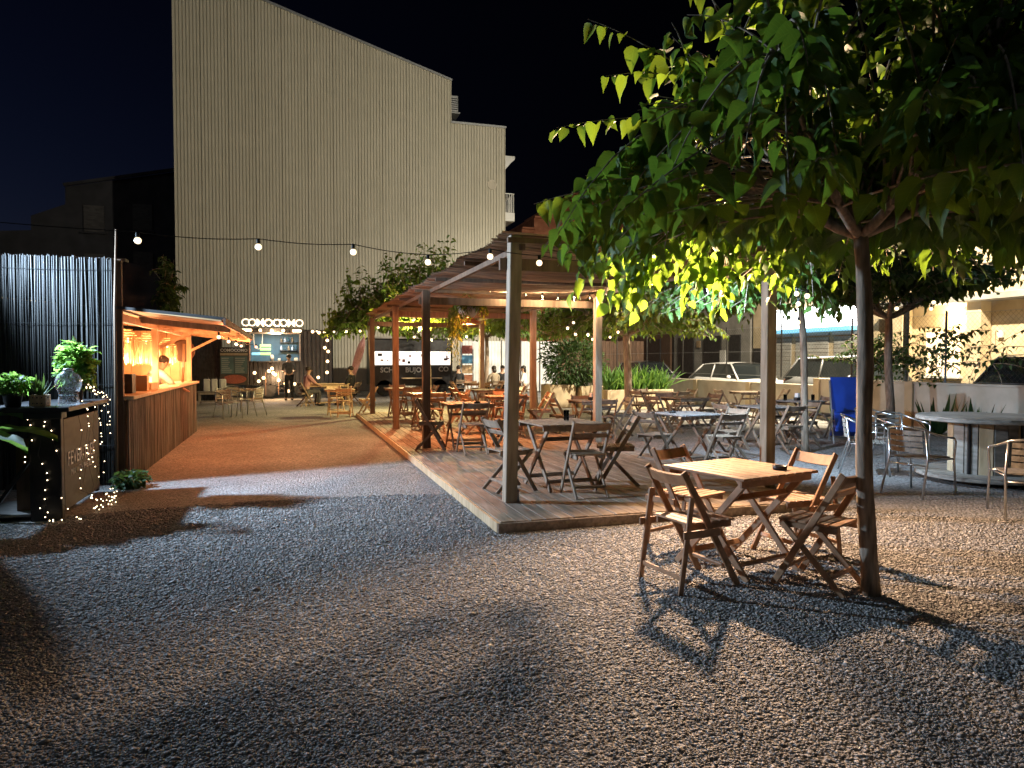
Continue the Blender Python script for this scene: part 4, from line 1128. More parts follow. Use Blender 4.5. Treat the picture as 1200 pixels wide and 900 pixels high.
def banana(label, loc, leaves, seed, mat='leaf_bright'):
    t = thing('banana_plant', label, 'plant', loc)
    r = random.Random(seed)
    MB().tube([(0, 0, 0), (.01, 0, .3), (0, .02, .62)], [.05, .045, .03], 8).build('stem', 'leaf_dark', t, True)
    for (a, L, w, rise, drop) in leaves:
        c = bez((0, .02, .55), (math.cos(a) * L * .45, math.sin(a) * L * .45, .55 + rise), (math.cos(a) * L, math.sin(a) * L, .55 + rise - drop), 9)
        m = MB(); vs = []; sd = np.array((-math.sin(a), math.cos(a), 0))
        for i, p in enumerate(c):
            u = i / 8; q = w * (math.sin(math.pi * min(1, .06 + u * .97)) ** .6) * (1 if u > .12 else .25)
            vs += [p + sd * q + np.array((0, 0, .05 + .02 * math.sin(i * 2.1))), p, p - sd * q + np.array((0, 0, .05 + .02 * math.cos(i * 1.7)))]
        m.add(vs, [f for i in range(8) for f in ((i * 3, i * 3 + 1, i * 3 + 4, i * 3 + 3), (i * 3 + 1, i * 3 + 2, i * 3 + 5, i * 3 + 4))])
        m.build('leaf', mat, t, True)
pot('plant_pot', 'beige tapered plant pot at the left picture edge', (-2.90, 7.75, 0), .13, .19, .36, 'potclay')
banana('tall broad leaved banana plant in the beige pot at the left edge', (-2.90, 7.75, .1),
       [(.15, .80, .13, .40, .28), (-.45, .75, .13, .36, .30), (.7, .6, .12, .55, .25), (-1.2, .7, .10, 1.15, .15), (-2.3, .6, .09, 1.25, .2), (2.4, .6, .10, .5, .2), (3.6, .6, .11, .6, .3)], 3)
# ================================================================== BAR CART WITH PLANTS AND FAIRY LIGHTS
def bar_cart():
    t = thing('bar_cart', 'black bar cart wrapped in fairy lights before the reed screen', 'bar cart', (-2.12, 7.95, 0))
    # local: x to the right, y away from the viewer
    fp = MB().box((0, .78, .52), (.03, 1.36, .90), None, .005).build('front_panel', 'blackpanel', t)
    link('lettering', text_mesh('FEVER-TREE', .20, .002, .0), 'letter_grey', fp, (.0185, .72, .56), (R(90), 0, R(90)))
    link('lettering', text_mesh('MIX WITH THE BEST', .095, .002, .0), 'letter_grey', fp, (.0185, .74, .42), (R(90), 0, R(90)))
    MB().box((-.12, .05, .53), (.27, .09, 1.06), None, .006).build('end_post', 'blackpaint', t)
    MB().box((-.24, 1.50, .53), (.48, .06, 1.0), None, .006).build('end_panel', 'blackpaint', t)
    MB().box((-.27, .76, 1.075), (.74, 1.62, .045), None, .006).build('counter_top', 'blackpaint', t)
    MB().box((-.12, .03, 1.02), (.32, .18, .065), None, .006).build('corner_block', 'blackpaint', t)
    MB().box((-.38, .45, .055), (.66, .8, .03), None, .004).build('foot_shelf', 'tablegrey', t)
    for x in (-.66, -.10):
        for y in (.10, .80): MB().box((x, y, .02), (.05, .05, .04)).build('foot', 'blackpaint', t)
    MB().beam((-.62, .12, .07), (-.26, .12, .62), .03, .05, (0, 1, 0)).build('brace', 'blackpaint', t)
    MB().box((-.37, .25, .42), (.13, .05, .72), None, .004).build('support_board', 'brownwood', t)
bar_cart()
CT = 1.0985
def pot_wood(loc, label):
    t = thing('plant_pot', label, 'plant pot', loc)
    for i in range(12):
        a = 2 * math.pi * i / 12
        MB().box((.082, 0, .055), (.012, .043, .11), None, .002).build('slat', 'palewood' if i % 2 else 'kraft', t, False, None, (0, 0, a))
    for z in (.03, .085): MB().lathe([(.0895, z - .006), (.0895, z + .006)], 16).build('hoop', 'darkmetal', t)
    MB().lathe([(.001, .10), (.075, .10)], 12).build('soil', 'soil', t)
pot('plant_pot', 'small dark pot at the left end of the bar cart', (-2.56, 8.15, CT), .065, .085, .13, 'potdark')
bush('potted_plant', 'small round leaved plant in the dark pot on the bar cart', 'plant', (-2.56, 8.15, CT + .11), (.15, .13, .10), 420, .05, 'leaf_bright', 81, LEAF_LO)
pot_wood((-2.34, 8.18, CT), 'slatted wooden pot in the middle of the bar cart')
agv = agave('dark spiky succulent in the slatted wooden pot', (-2.34, 8.18, CT + .09), .22, 14, 83)
for o in bpy.data.objects:
    if o.get('label') == 'dark spiky succulent in the slatted wooden pot': del o['group']
pot('plant_pot', 'tall dark pot hidden behind the glass jar on the cart', (-2.25, 9.0, CT), .08, .10, .16, 'potdark')
bush('potted_plant', 'tall leafy green plant standing behind the glass jar', 'plant', (-2.22, 9.0, CT + .12), (.17, .16, .26), 600, .08, 'leaf_bright', 82, LEAF_LO)
def jar():
    t = thing('glass_jar', 'clear glass demijohn standing on the bar cart', 'jar', (-2.10, 8.22, CT))
    MB().lathe([(.001, .002), (.085, .002), (.095, .02), (.095, .06), (.082, .10), (.095, .14), (.115, .19), (.118, .24), (.10, .30), (.055, .33), (.045, .345)], 20).build('bowl', 'jarglass', t, True)
    for z in (.105, .135): MB().lathe([(.086, z - .006), (.093, z), (.086, z + .006)], 20).build('ridge', 'clearglass', t, True)
    MB().lathe([(.04, .345), (.05, .36), (.03, .37), (.001, .37)], 14).build('lid', 'galv', t, True)
jar()

def fairy():
    t = thing('fairy_lights', 'tangle of tiny warm fairy lights draped over the bar cart', 'string lights', (-2.08, 8.0, 0))
    r = random.Random(12); bulbs = []
    paths = []
    # falls down the front panel, along the ground, round the near post and over a heap at the far end
    for i in range(7):
        y = .35 + i * .17; p = [(-.05 + r.uniform(0, .04), y + r.uniform(-.1, .1), 1.13)]
        z = 1.08
        while z > .05:
            p.append((.035 + r.uniform(0, .03), y + r.uniform(-.13, .13), z)); z -= r.uniform(.10, .2)
        for k in range(r.randint(2, 4)): p.append((.08 + r.uniform(0, .25), y + r.uniform(-.4, .2) - .1 * k, .03 + r.uniform(0, .02)))
        paths.append(p)
    for i in range(3):
        x = -.30 + i * .12; p = [(x, -.03, 1.12)]; z = 1.05
        while z > .05: p.append((x + r.uniform(-.06, .06), -.06 - r.uniform(0, .02), z)); z -= r.uniform(.12, .22)
        p += [(x + r.uniform(0, .2), -.15, .03), (x + .25, -.2 + r.uniform(-.1, .1), .03)]
        paths.append(p)
    for i in range(5):   # net sloping from the jar top to the far end of the cart
        y0 = .25 + i * .03; p = [(-.05, y0, 1.42 - i * .02)]
        for k in range(7): u = (k + 1) / 7; p.append((.0 + .06 * u + r.uniform(-.04, .04), y0 + u * (1.1 + i * .06), 1.42 - .26 * u ** .7 + r.uniform(-.03, .03) - i * .02))
        p.append((.05, 1.55, 1.0 - i * .1)); p.append((.08, 1.6, .7 - i * .1)); paths.append(p)
    w = MB()
    for p in paths:
        w.tube(p, .0016, 3, False)
        for a, b in zip(p[:-1], p[1:]):
            for u in (r.uniform(.1, .45), r.uniform(.55, .95)):
                if r.random() < (.42 if a[2] > .05 else .7): bulbs.append(tuple(a[k] + (b[k] - a[k]) * u for k in range(3)))
    w.build('wire', 'darkmetal', t)
    me = MB().sphere((0, 0, 0), .0056, 6, 4).mesh('bulb')
    for b in bulbs: link('bulb', me, 'fairy_glow', t, b)
fairy()
bush('ground_plant', 'low green plant at the foot of the kiosk reed panel', 'plant', (-1.86, 9.75, 0), (.17, .2, .09), 260, .08, 'leaf_dark', 84, LEAF_LO)

# ================================================================== HANGING BASKET AND ORANGE LAMP UNDER THE PERGOLA
def basket():
    t = thing('hanging_basket', 'hanging basket with trailing greenery under the pergola', 'hanging basket', (3.02, 12.4, 2.42))
    MB().lathe([(.10, -.12), (.17, -.04), (.20, .06), (.19, .06), (.16, -.03), (.001, -.10)], 16).build('bowl', 'potwhite', t, True)
    for i in range(3):
        a = 2.1 * i + .4; MB().tube([(.19 * math.cos(a), .19 * math.sin(a), .06), (0, 0, .26)], .003, 4).build('chain', 'darkmetal', t)
    r = np.random.default_rng(5); cs = []
    for i in range(46):
        a = r.uniform(0, 6.28); L = r.uniform(.12, .36) if r.uniform() < .6 else r.uniform(.3, .75)
        k = 1.0 if i % 3 else 1.2
        L *= 1.5 if math.cos(a) < -.2 else .55
        cs.append(bez((.08 * math.cos(a), .08 * math.sin(a), .08), (.26 * k * math.cos(a), .26 * k * math.sin(a), .22), (.30 * k * math.cos(a), .30 * k * math.sin(a), .16 - L), 7))
    for i in range(24):
        a = r.uniform(0, 6.28); q = r.uniform(.05, .22); cs.append(bez((.06 * math.cos(a), .06 * math.sin(a), .06), (.1 * math.cos(a), .1 * math.sin(a), .2), (q * math.cos(a), q * math.sin(a), r.uniform(.14, .30)), 6))
    pos, ax, nr, sz = shoot_leaves(cs, r, .035, .075, .6, .1)
    stuff(link('foliage', leaves_mesh('foliage', LEAF_SLIM, pos, ax, nr, sz * 1.3), 'leaf_far', t))
basket()
def orange_lamp():
    loc = (3.28, 13.5, 2.24)
    t = thing('pendant_lamp', 'orange woven pendant lamp glowing under the hanging basket', 'lamp', loc)
    MB().lathe([(.245, 0), (.23, .035), (.13, .09), (.05, .17), (.045, .20)], 22).build('shade', 'orangeshade', t, True)
    MB().lathe([(.245, -.006), (.25, .006), (.24, .01)], 22).build('rim', 'palewood', t, True)
    MB().tube([(0, 0, .2), (0, 0, .42)], .004, 5).build('cord', 'darkmetal', t)
    MB().sphere((0, 0, .05), .045).build('bulb', 'filament', t, True)
    point('orange_pendant_light', (loc[0], loc[1], loc[2] - .03), 360, (1.0, .33, .115), .05)
orange_lamp()

# ================================================================== STRINGS OF BULBS
def festoon(label, bulbs, wire_from, wire_to, r=.030, sock=.045, lit='bulb_glow', cat='string lights', sag=.10, clear=False, power=0):
    t = thing('string_lights', label, cat, bulbs[0])
    o0 = Vector(bulbs[0]); pts = [Vector(wire_from) - o0]
    hang = sock + r
    att = [Vector(b) - o0 + Vector((0, 0, hang)) for b in bulbs]
    chain = [Vector(wire_from) - o0] + att + ([Vector(wire_to) - o0] if wire_to else [])
    m = MB()
    for a, b in zip(chain[:-1], chain[1:]):
        k = (b - a).length
        m.tube([a + (b - a) * (i / 6) - Vector((0, 0, sag * k * .25 * math.sin(math.pi * i / 6))) for i in range(7)], .0045, 4, False)
    m.build('cable', 'rubber', t)
    bm_ = MB().sphere((0, 0, 0), r, 14, 9).mesh('bulb', True); sm = MB().lathe([(r * .42, r * .8), (r * .55, r * .9 + sock * .25), (r * .5, r + sock)], 10).mesh('socket', True)
    if clear:
        gm = MB().lathe([(.001, -r * 1.25), (r * .75, -r * .9), (r, -r * .2), (r * .8, r * .5), (r * .4, r)], 12).mesh('glass', True)
        fm = MB().tube([(0, 0, -r * .6), (r * .15, 0, 0), (0, 0, r * .6)], r * .22, 5).mesh('bulb')
    for b in bulbs:
        p = Vector(b) - o0
        if clear:
            q = link('bulb', gm, 'clearglass', t, p); link('filament', fm, 'filament', q)
        else: q = link('bulb', bm_, lit, t, p)
        link('socket', sm, 'rubber', q)
    if power:
        for b in bulbs[1::2]: point('string_bulb_light', (b[0], b[1], b[2] - r * 1.6), power, (1.0, .70, .40), r)
    return t
festoon('string of round bulbs crossing high before the tall building', [(-1.29, 7.3, 2.63), (-.26, 7.3, 2.62), (.62, 7.3, 2.61), (1.36, 7.3, 2.54), (1.93, 7.0, 2.58), (2.43, 6.95, 2.53), (3.08, 6.9, 2.49)], (-6.0, 8.9, 3.42), (3.9, 6.95, 2.62), .031)
festoon('row of clear filament bulbs under the second pergola beam', [(3.24, 11.75, 2.99 - .28), (3.55, 11.7, 2.70), (3.85, 11.7, 2.655), (4.15, 11.7, 2.625), (4.43, 11.7, 2.61), (4.73, 11.7, 2.61), (5.02, 11.7, 2.63), (5.28, 11.7, 2.68)], (2.6, 11.75, 2.74), (5.4, 11.8, 2.76), .034, .05, clear=True, power=22)
festoon('string of bulbs dipping between the rear right pergola posts', [(6.05, 15, 2.38), (5.99, 15.2, 2.27), (6.1, 15, 2.12), (6.4, 15, 2.12), (6.6, 15.2, 2.02), (6.95, 15.6, 2.02), (7.4, 16, 2.1), (7.8, 16.4, 2.25)], (5.24, 15.4, 2.7), (8.8, 18.0, 2.5), .032, power=9)
festoon('string of bulbs hanging across the far end of the pergola', [(2.3, 19.6, 2.42), (2.8, 19.7, 2.28), (3.3, 19.8, 2.18), (3.8, 19.9, 2.12), (4.3, 19.9, 2.14), (4.8, 19.9, 2.22), (5.2, 19.9, 2.4)], (2.17, 19.6, 2.7), (5.24, 19.9, 2.7), .034, power=12)
festoon('string of bulbs running from the deck tables to the food truck', [(1.9, 20.4, 2.35), (1.65, 22.0, 2.4), (1.4, 23.8, 2.45), (1.2, 25.6, 2.55), (1.0, 27.4, 2.6)], (2.2, 19.8, 2.7), (0.9, 29.7, 2.8), .036, power=24)
festoon('string of bulbs among the leaves right of the pergola', [(6.2, 7.6, 2.35), (6.6, 8.3, 2.45), (6.95, 8.7, 2.35), (7.3, 9.2, 2.25), (7.75, 9.7, 2.15)], (5.24, 7.06, 2.7), (8.1, 10.1, 2.5), .034)
festoon('two bulbs under the foreground crown by the pergola', [(4.05, 6.3, 2.48), (4.6, 6.0, 2.52)], (3.8, 6.9, 2.65), (5.4, 5.2, 2.7), .033)
festoon('string of bulbs before the dark tree by the wall', [(9.6, 9.6, 2.4), (10.7, 9.9, 2.55), (11.4, 10.6, 2.5)], (8.2, 10.1, 2.6), (12.0, 12.1, 2.7), .034)

festoon('row of small bulbs under the outer edge of the kiosk awning', [(-.95, 11.2, 1.88), (-.95, 13.0, 1.86), (-.95, 14.8, 1.86), (-.95, 16.4, 1.85), (-.7, 17.6, 1.85)], (-.9, 10.2, 1.98), None, .028, power=0)
for y_ in (12.1, 14.8, 17.0): point('awning_bulb_light', (-.93, y_, 1.80), 60, (1.0, .30, .11), .04)
# lamp that lights the tree behind the pergola
t = thing('tree_lamp', 'yellow glowing globe lamp in the tree behind the pergola', 'lamp', (4.12, 22.55, 2.72))
MB().sphere((0, 0, 0), .085, 14, 9).build('globe', 'led_warm', t, True); MB().tube([(0, 0, .08), (0, .1, .35)], .01, 5).build('cord', 'darkmetal', t)
point('tree_lamp_light', (3.9, 21.9, 2.6), 1000, (1.0, .78, .32), .09)
# ================================================================== FOOD TRUCK
def wheel(parent, c, r=.33, w=.2, axis='y'):
    o = MB().lathe([(r * .62, -w / 2), (r * .95, -w / 2), (r, -w * .3), (r, w * .3), (r * .95, w / 2), (r * .62, w / 2)], 22, (0, 0, 0), axis).build('wheel', 'rubber', parent, True, c)
    MB().lathe([(.001, -w * .36), (r * .18, -w * .42), (r * .3, -w * .30), (r * .55, -w * .34), (r * .63, -w * .48), (r * .63, w * .48), (.001, w * .4)], 22, (0, 0, 0), axis).build('rim', 'galv', o, True)
def food_truck():
    t = thing('food_truck', 'black food trailer with a lit hatch, round bulbs and COMOCOMO letters', 'food truck', (0, 30.5, 0))
    x0, x1, D, z0, z1 = -1.62, 1.75, 2.1, .55, 2.72
    hx0, hx1, hz0, hz1 = -1.45, .45, 1.52, 2.60
    # body with the hatch opening
    MB().box(((x0 + x1) / 2, D / 2 + .02, z0 + .03), (x1 - x0, D, .06)).build('floor', 'darkmetal', t)
    MB().box(((x0 + x1) / 2, D / 2, z1 + .03), (x1 - x0 + .06, D + .06, .06), None, .02).build('roof', 'blackpaint', t)
    MB().box(((x0 + x1) / 2, D + .01, (z0 + z1) / 2), (x1 - x0, .04, z1 - z0)).build('rear_wall', 'tealpaint', t)
    MB().box((x0 + .02, D / 2, (z0 + z1) / 2 + .03), (.04, D - .06, z1 - z0 - .07)).build('side_wall', 'blackpaint', t)
    MB().box((x1 - .02, D / 2, (z0 + z1) / 2 + .03), (.04, D - .06, z1 - z0 - .07)).build('side_wall', 'blackpaint', t)
    def sheet(xa, xb, za, zb):
        m = MB(); n = max(2, int((xb - xa) / .16)); p = (xb - xa) / n; pts = []
        for i in range(n): pts += [(xa + i * p, 0), (xa + i * p + p * .6, 0), (xa + i * p + p * .68, .03), (xa + i * p + p * .92, .03)]
        pts.append((xb, 0)); vs = []
        for x, y in pts: vs += [(x, y, za), (x, y, zb)]
        m.add(vs, [(2 * i, 2 * i + 2, 2 * i + 3, 2 * i + 1) for i in range(len(pts) - 1)])
        m.build('front_panel', 'blackpaint', t)
    sheet(x0, x1, z0, hz0 - .04); sheet(hx1, x1, hz0 - .04, z1); sheet(x0, hx0, hz0 - .04, z1); sheet(hx0, hx1, hz1, z1)
    MB().box(((hx0 + hx1) / 2, -.14, hz0 - .03), (hx1 - hx0 + .06, .34, .04), None, .008).build('counter', 'blackpaint', t)
    for x in (hx0, hx1): MB().box((x, -.02, (hz0 + hz1) / 2), (.05, .06, hz1 - hz0)).build('hatch_frame', 'steel', t)
    MB().box(((hx0 + hx1) / 2, -.02, hz1 + .02), (hx1 - hx0, .06, .05)).build('hatch_frame', 'steel', t)
    for i in range(7): MB().box((hx0 + .6 + i * .19, D - .03, 2.05), (.18, .02, 1.05)).build('splash_panel', 'tealpaint', t)
    MB().box((-.5, 1.0, z1 - .03), (1.5, .10, .03)).build('ceiling_lamp', 'led_cold', t)
    l = bpy.data.lights.new('trailer_light', 'AREA'); l.shape = 'RECTANGLE'; l.size = 1.5; l.size_y = .12; l.energy = 60; l.color = (.62, .82, 1)
    lo_ = bpy.data.objects.new('trailer_light', l); COL.objects.link(lo_); lo_.location = (-.5, 31.5, z1 - .08); lo_.rotation_euler = (0, 0, 0)
    # things seen in the hatch
    for i, (z, m_) in enumerate(((2.13, 'screen_green'), (1.98, 'screen_green'), (1.80, 'screen_green'))):
        MB().box((-.88, .35, z), (.42, .12, .11), None, .02).build('menu_screen', m_, t)
    MB().box((-1.24, .35, 1.80), (.34, .12, .11), None, .02).build('menu_screen', 'screen_blue', t)
    for z in (1.95, 2.3): MB().box((.02, D - .12, z), (.75, .2, .02)).build('shelf', 'darkmetal', t)
    for i in range(9): MB().lathe([(.04, 0), (.045, .10), (.02, .16), (.02, .2)], 8).build('jar', ('whiteplastic', 'tealpaint', 'kraft')[i % 3], t, True, (-.28 + (i % 5) * .15, D - .12, 1.965 if i < 5 else 2.315))
    MB().tube([(-1.32, .3, 2.6), (-1.3, .3, 2.15), (-1.15, .3, 1.98), (-1.0, .3, 2.12), (-.98, .3, 2.6)], .012, 6).build('hanging_hose', 'whiteplastic', t, True)
    MB().lathe([(.06, 0), (.075, .16), (.05, .2), (.05, .24)], 12, (-.62, .0, hz0)).build('bottle', 'whiteplastic', t, True)
    MB().box((.3, .1, hz0 + .06), (.16, .2, .12), None, .02).build('till', 'whiteplastic', t)
    MB().box((-.35, .05, hz0 + .05), (.1, .1, .1), None, .02).build('box', 'whiteplastic', t)
    # letters on the roof
    s = 'COMOCOMO'; x = -1.62; sg = MB().beam((-1.75, -.02, 2.80), (.55, -.02, 2.80), .06, .05).build('sign_rail', 'darkmetal', t)
    adv = {'C': .27, 'O': .30, 'M': .31}
    for ch in s:
        link('letter', text_mesh(ch, .42, .03, .005), 'sign_glow', sg, (x, -.04, 3.02), (R(90), 0, 0)); x += adv[ch]
    # lamps along the roof edge and round the corner
    bm_ = MB().sphere((0, 0, 0), .06, 10, 7).mesh('bulb', True)
    spots = [(-1.7 + .07 * i, -.12, 2.73) for i in range(0, 5)] + [(-1.05, -.12, 2.73), (-.62, -.12, 2.73), (-.18, -.12, 2.73)] + [(.22 + i * .08, -.12, 2.72) for i in range(4)] + \
        [(.95, -.1, 2.7), (1.2, -.1, 2.66), (1.42, -.1, 2.68), (1.52, -.12, 2.35), (1.42, -.12, 2.05), (1.55, -.12, 1.9), (1.52, -.12, 1.5), (1.5, -.12, 1.05), (1.15, -.2, .85)]
    spots += [(-.62 + dx, -.35, z) for dx, z in ((-.65, 1.05), (-.32, .85), (-.12, 1.12), (.0, 1.22), (.04, 1.05), (.12, .98), (-.5, .72), (.25, .75), (.5, .62), (.85, .6), (.6, .32))] + [(-1.9, -.4, .32), (.85, -.5, .15)]
    for sp in spots:
        b = link('bulb', bm_, 'filament', t, sp); 
    MB().tube([(-1.7, -.12, 2.79), (-.6, -.12, 2.79), (.5, -.12, 2.78), (1.5, -.12, 2.74), (1.55, -.12, 1.9), (1.5, -.12, 1.1)], .006, 4).build('cable', 'rubber', t)
    MB().tube([(-1.27, -.35, 1.1), (-.74, -.35, 1.18), (-.5, -.35, 1.02), (-.12, -.35, .68), (.23, -.35, .6), (.85, -.4, .2)], .006, 4).build('cable', 'rubber', t)
    wheel(t, (-.80, .12, .38), .34); wheel(t, (.55, .12, .38), .34)
    MB().beam((x0, .3, .42), (x1, .3, .42), .08, .1).build('chassis', 'darkmetal', t)
    for x in (-1.4, 1.5): MB().box((x, .2, .25), (.07, .07, .5)).build('jack', 'darkmetal', t)
    for i in range(7):
        MB().box((-1.08 + i * .3 if i < 0 else -1.1 + i * .24, -.33, .62 + .0 * i), (.03, .03, .9)).build('trestle_slat', 'brownwood', t) if i in (1, 3, 4) else None
food_truck()
point('truck_bulb_light', (-.5, 30.05, 2.55), 150, (1, .66, .36), .2)
point('truck_low_light', (-.45, 29.9, .9), 130, (1, .62, .32), .2)

def menu_board():
    t = thing('menu_board', 'tall black menu board with a meat photo left of the food truck', 'sign', (-1.98, 29.6, 0), R(4))
    MB().box((0, 0, 1.32), (1.02, .05, 1.45), None, .008).build('board', 'blackpanel', t)
    h = MB().box((0, -.029, 1.92), (.96, .006, .18)).build('title_panel', 'blackpaint', t)
    link('lettering', text_mesh('COMOCOMO', .155, .002, .004), 'chalk', h, (0, -.034, 1.92), (R(90), 0, 0))
    MB().box((0, -.029, 1.775), (.98, .006, .09)).build('subtitle_panel', 'cloth_tan', t)
    for c in (-1, 1):
        p = MB().box((c * .24, -.029, 1.36), (.46, .006, .66)).build('menu_panel', 'tealpaint', t)
        r = random.Random(c + 5)
        for i in range(8): w = r.uniform(.22, .38); MB().box((c * .24 - .2 + w / 2, -.034, 1.62 - i * .075), (w, .003, .018)).build('text_line', 'chalk', p)
    MB().lathe([(.001, -.004), (.9, -.004), (1.0, 0), (.001, .004)], 24, (0, 0, 0), 'y').build('meat_photo', 'meatred', t, False, (0, -.032, .82)).scale = (.44, 1, .17)
    for x in (-.45, .45): MB().box((x, .06, .33), (.05, .05, .66)).build('leg', 'blackpaint', t)
menu_board()

def bench(name, label, loc, w, d, h, mat, cat='bench', rz=0):
    t = thing(name, label, cat, loc, rz)
    n = max(3, int(d / .1))
    for i in range(n): MB().box((0, -d / 2 + (i + .5) * d / n, h), (w, d / n - .01, .03), None, .004).build('board', mat, t)
    for x in (-w / 2 + .06, w / 2 - .06):
        for y in (-d / 2 + .05, d / 2 - .05): MB().box((x, y, h / 2 - .01), (.06, .06, h - .02)).build('leg', mat, t)
    for y in (-d / 2 + .05, d / 2 - .05): MB().box((0, y, h - .06), (w - .2, .03, .07)).build('rail', mat, t)
    MB().box((0, 0, .10), (w - .13, .05, .05)).build('foot_rail', mat, t)
bench('bench', 'low pale wooden bench under the menu board', (-1.55, 28.9, 0), 1.3, .34, .46, 'palewood')
bench('long_table', 'long pale table right of the standing customer', (1.25, 25.6, 0), 1.5, .7, .74, 'palewood', 'table')
for k, (x, w) in enumerate(((-2.75, 'left'), (-2.5, 'middle'), (-2.22, 'right'))):
    t = thing('jerry_can', 'grey plastic container by the dark wall, %s one of three' % w, 'container', (x, 27.5, .45), .1 * k, 'grey containers by the dark wall')
    MB().box((0, 0, .22), (.21, .25, .44), None, .03).build('tank', 'potwhite', t); MB().lathe([(.03, 0), (.03, .05)], 10, (.04, 0, .44)).build('cap', 'darkmetal', t)
bench('shelf_stand', 'rough shelf carrying the grey containers', (-2.5, 27.5, 0), 1.1, .4, .44, 'tablegrey', 'shelf')
def shed():
    t = thing('dark_shed', 'dark corrugated shed wall between kiosk and food truck', 'shed', (-3.4, 29.8, 0))
    m = MB(); vs = []; pts = []
    for i in range(20): pts += [(i * .1, 0), (i * .1 + .06, 0), (i * .1 + .07, .025), (i * .1 + .095, .025)]
    for x, y in pts: vs += [(x - 1.0, y, 0), (x - 1.0, y, 2.5)]
    m.add(vs, [(2 * i, 2 * i + 2, 2 * i + 3, 2 * i + 1) for i in range(len(pts) - 1)]); m.build('wall', 'darkmetal', t)
    MB().box((0, 1.0, 2.55), (2.2, 2.3, .06)).build('roof', 'darkmetal', t)
    MB().box((-.9, 1.0, 1.25), (.04, 1.9, 2.45)).build('side_wall', 'darkmetal', t)
shed()

def second_truck():
    t = thing('food_truck', 'black food truck with a lit white menu strip behind the pergola', 'food truck', (5.1, 31, 0))
    MB().box((0, 1.05, 1.45), (3.5, 2.0, 2.0), None, .04).build('body', 'blackpaint', t)
    MB().box((0, 1.05, 2.50), (3.7, 2.2, .08), None, .02).build('roof', 'render_grey', t)
    for i, (x, w) in enumerate(((-1.27, .86), (-.32, .98), (.68, .98), (1.42, .46))):
        p = MB().box((x, .02, 1.63), (w, .06, .58), None, .01).build('menu_panel', 'menu_glow', t)
        r = random.Random(i)
        for k in range(5):
            if r.random() < .8: MB().box((x + r.uniform(-w * .3, w * .3), -.014, 1.45 + r.uniform(0, .36)), (r.uniform(.05, .2), .006, r.uniform(.03, .14))).build('picture', r.choice(('meatred', 'blackpaint', 'kraft', 'cloth_pink')), p)
    link('lettering', text_mesh('SCH', .30, .006, .006), 'chalk', t, (-1.1, .03, 1.12), (R(90), 0, 0))
    link('lettering', text_mesh('BUJON', .30, .006, .006), 'chalk', t, (.15, .03, 1.12), (R(90), 0, 0))
    link('lettering', text_mesh('CO', .30, .006, .006), 'chalk', t, (1.35, .03, 1.15), (R(90), 0, 0))
    MB().box((.35, -.22, .78), (1.7, .4, .05), None, .01).build('counter', 'palewood', t)
    for x in (-1.2, 1.2): wheel(t, (x, .15, .36), .36)
second_truck()
def poster_stand():
    t = thing('poster_stand', 'narrow stand stacked with red and blue printed panels', 'sign', (7.35, 30.4, 0))
    for x in (-.26, .26): MB().box((x, 0, 1.15), (.05, .05, 2.3)).build('post', 'galv', t)
    for i, m_ in enumerate(('meatred', 'bluepanel', 'kraft', 'terracotta')): MB().box((0, -.01, 2.0 - i * .42), (.46, .03, .36), None, .005).build('panel', m_, t)
poster_stand()
def hoarding():
    t = thing('site_hoarding', 'white sheet metal hoarding behind the seated guests', 'fence', (7.75, 33, 0))
    for i in range(5):
        m = MB(); pts = []
        for k in range(6): pts += [(k * .155, 0), (k * .155 + .09, 0), (k * .155 + .1, .02), (k * .155 + .14, .02)]
        vs = []
        for x, y in pts: vs += [(x + i * .96, y, .05), (x + i * .96, y, 2.45)]
        m.add(vs, [(2 * q, 2 * q + 2, 2 * q + 3, 2 * q + 1) for q in range(len(pts) - 1)]); m.build('panel', 'render_white', t)
        MB().box((i * .96 - .02, -.03, 1.25), (.035, .05, 2.5)).build('post', 'darkmetal', t)
hoarding()
def wood_fence():
    t = thing('plank_fence', 'brown plank fence closing the yard behind the shrub', 'fence', (12.6, 33.0, 0))
    r = random.Random(4)
    for i in range(22): MB().box((i * .21, r.uniform(0, .015), 1.25), (.195, .025, 2.5 + r.uniform(-.04, .04))).build('plank', 'brownwood', t)
    for z in (.5, 2.1): MB().box((2.2, .035, z), (4.6, .04, .08)).build('rail', 'brownwood', t)
wood_fence()
spot('hoarding_flood', (10.6, 27.6, 3.6), (9.6, 33, 1.2), 260, (.78, .88, 1), 110, .5, .1)
floodlight('cold floodlight in the trees facing the white hoarding', (10.6, 27.5, 3.6), R(190), -.3, 'led_cold')

def parasol():
    t = thing('parasol', 'closed pinkish parasol leaning beside the seated guests', 'parasol', (2.05, 27.5, 0))
    MB().tube([(0, 0, 0), (.25, 0, 1.0), (.62, 0, 2.35)], .02, 6).build('pole', 'darkmetal', t)
    m = MB(); c = bez((.16, 0, .75), (.4, 0, 1.5), (.66, 0, 2.4), 8)
    m.tube(c, [.05, .09, .12, .14, .15, .15, .12, .03], 9); m.build('cover', 'cloth_pink', t)
    MB().lathe([(.3, 0), (.3, .05), (.06, .09)], 14).build('base', 'darkmetal', t, True)
parasol()

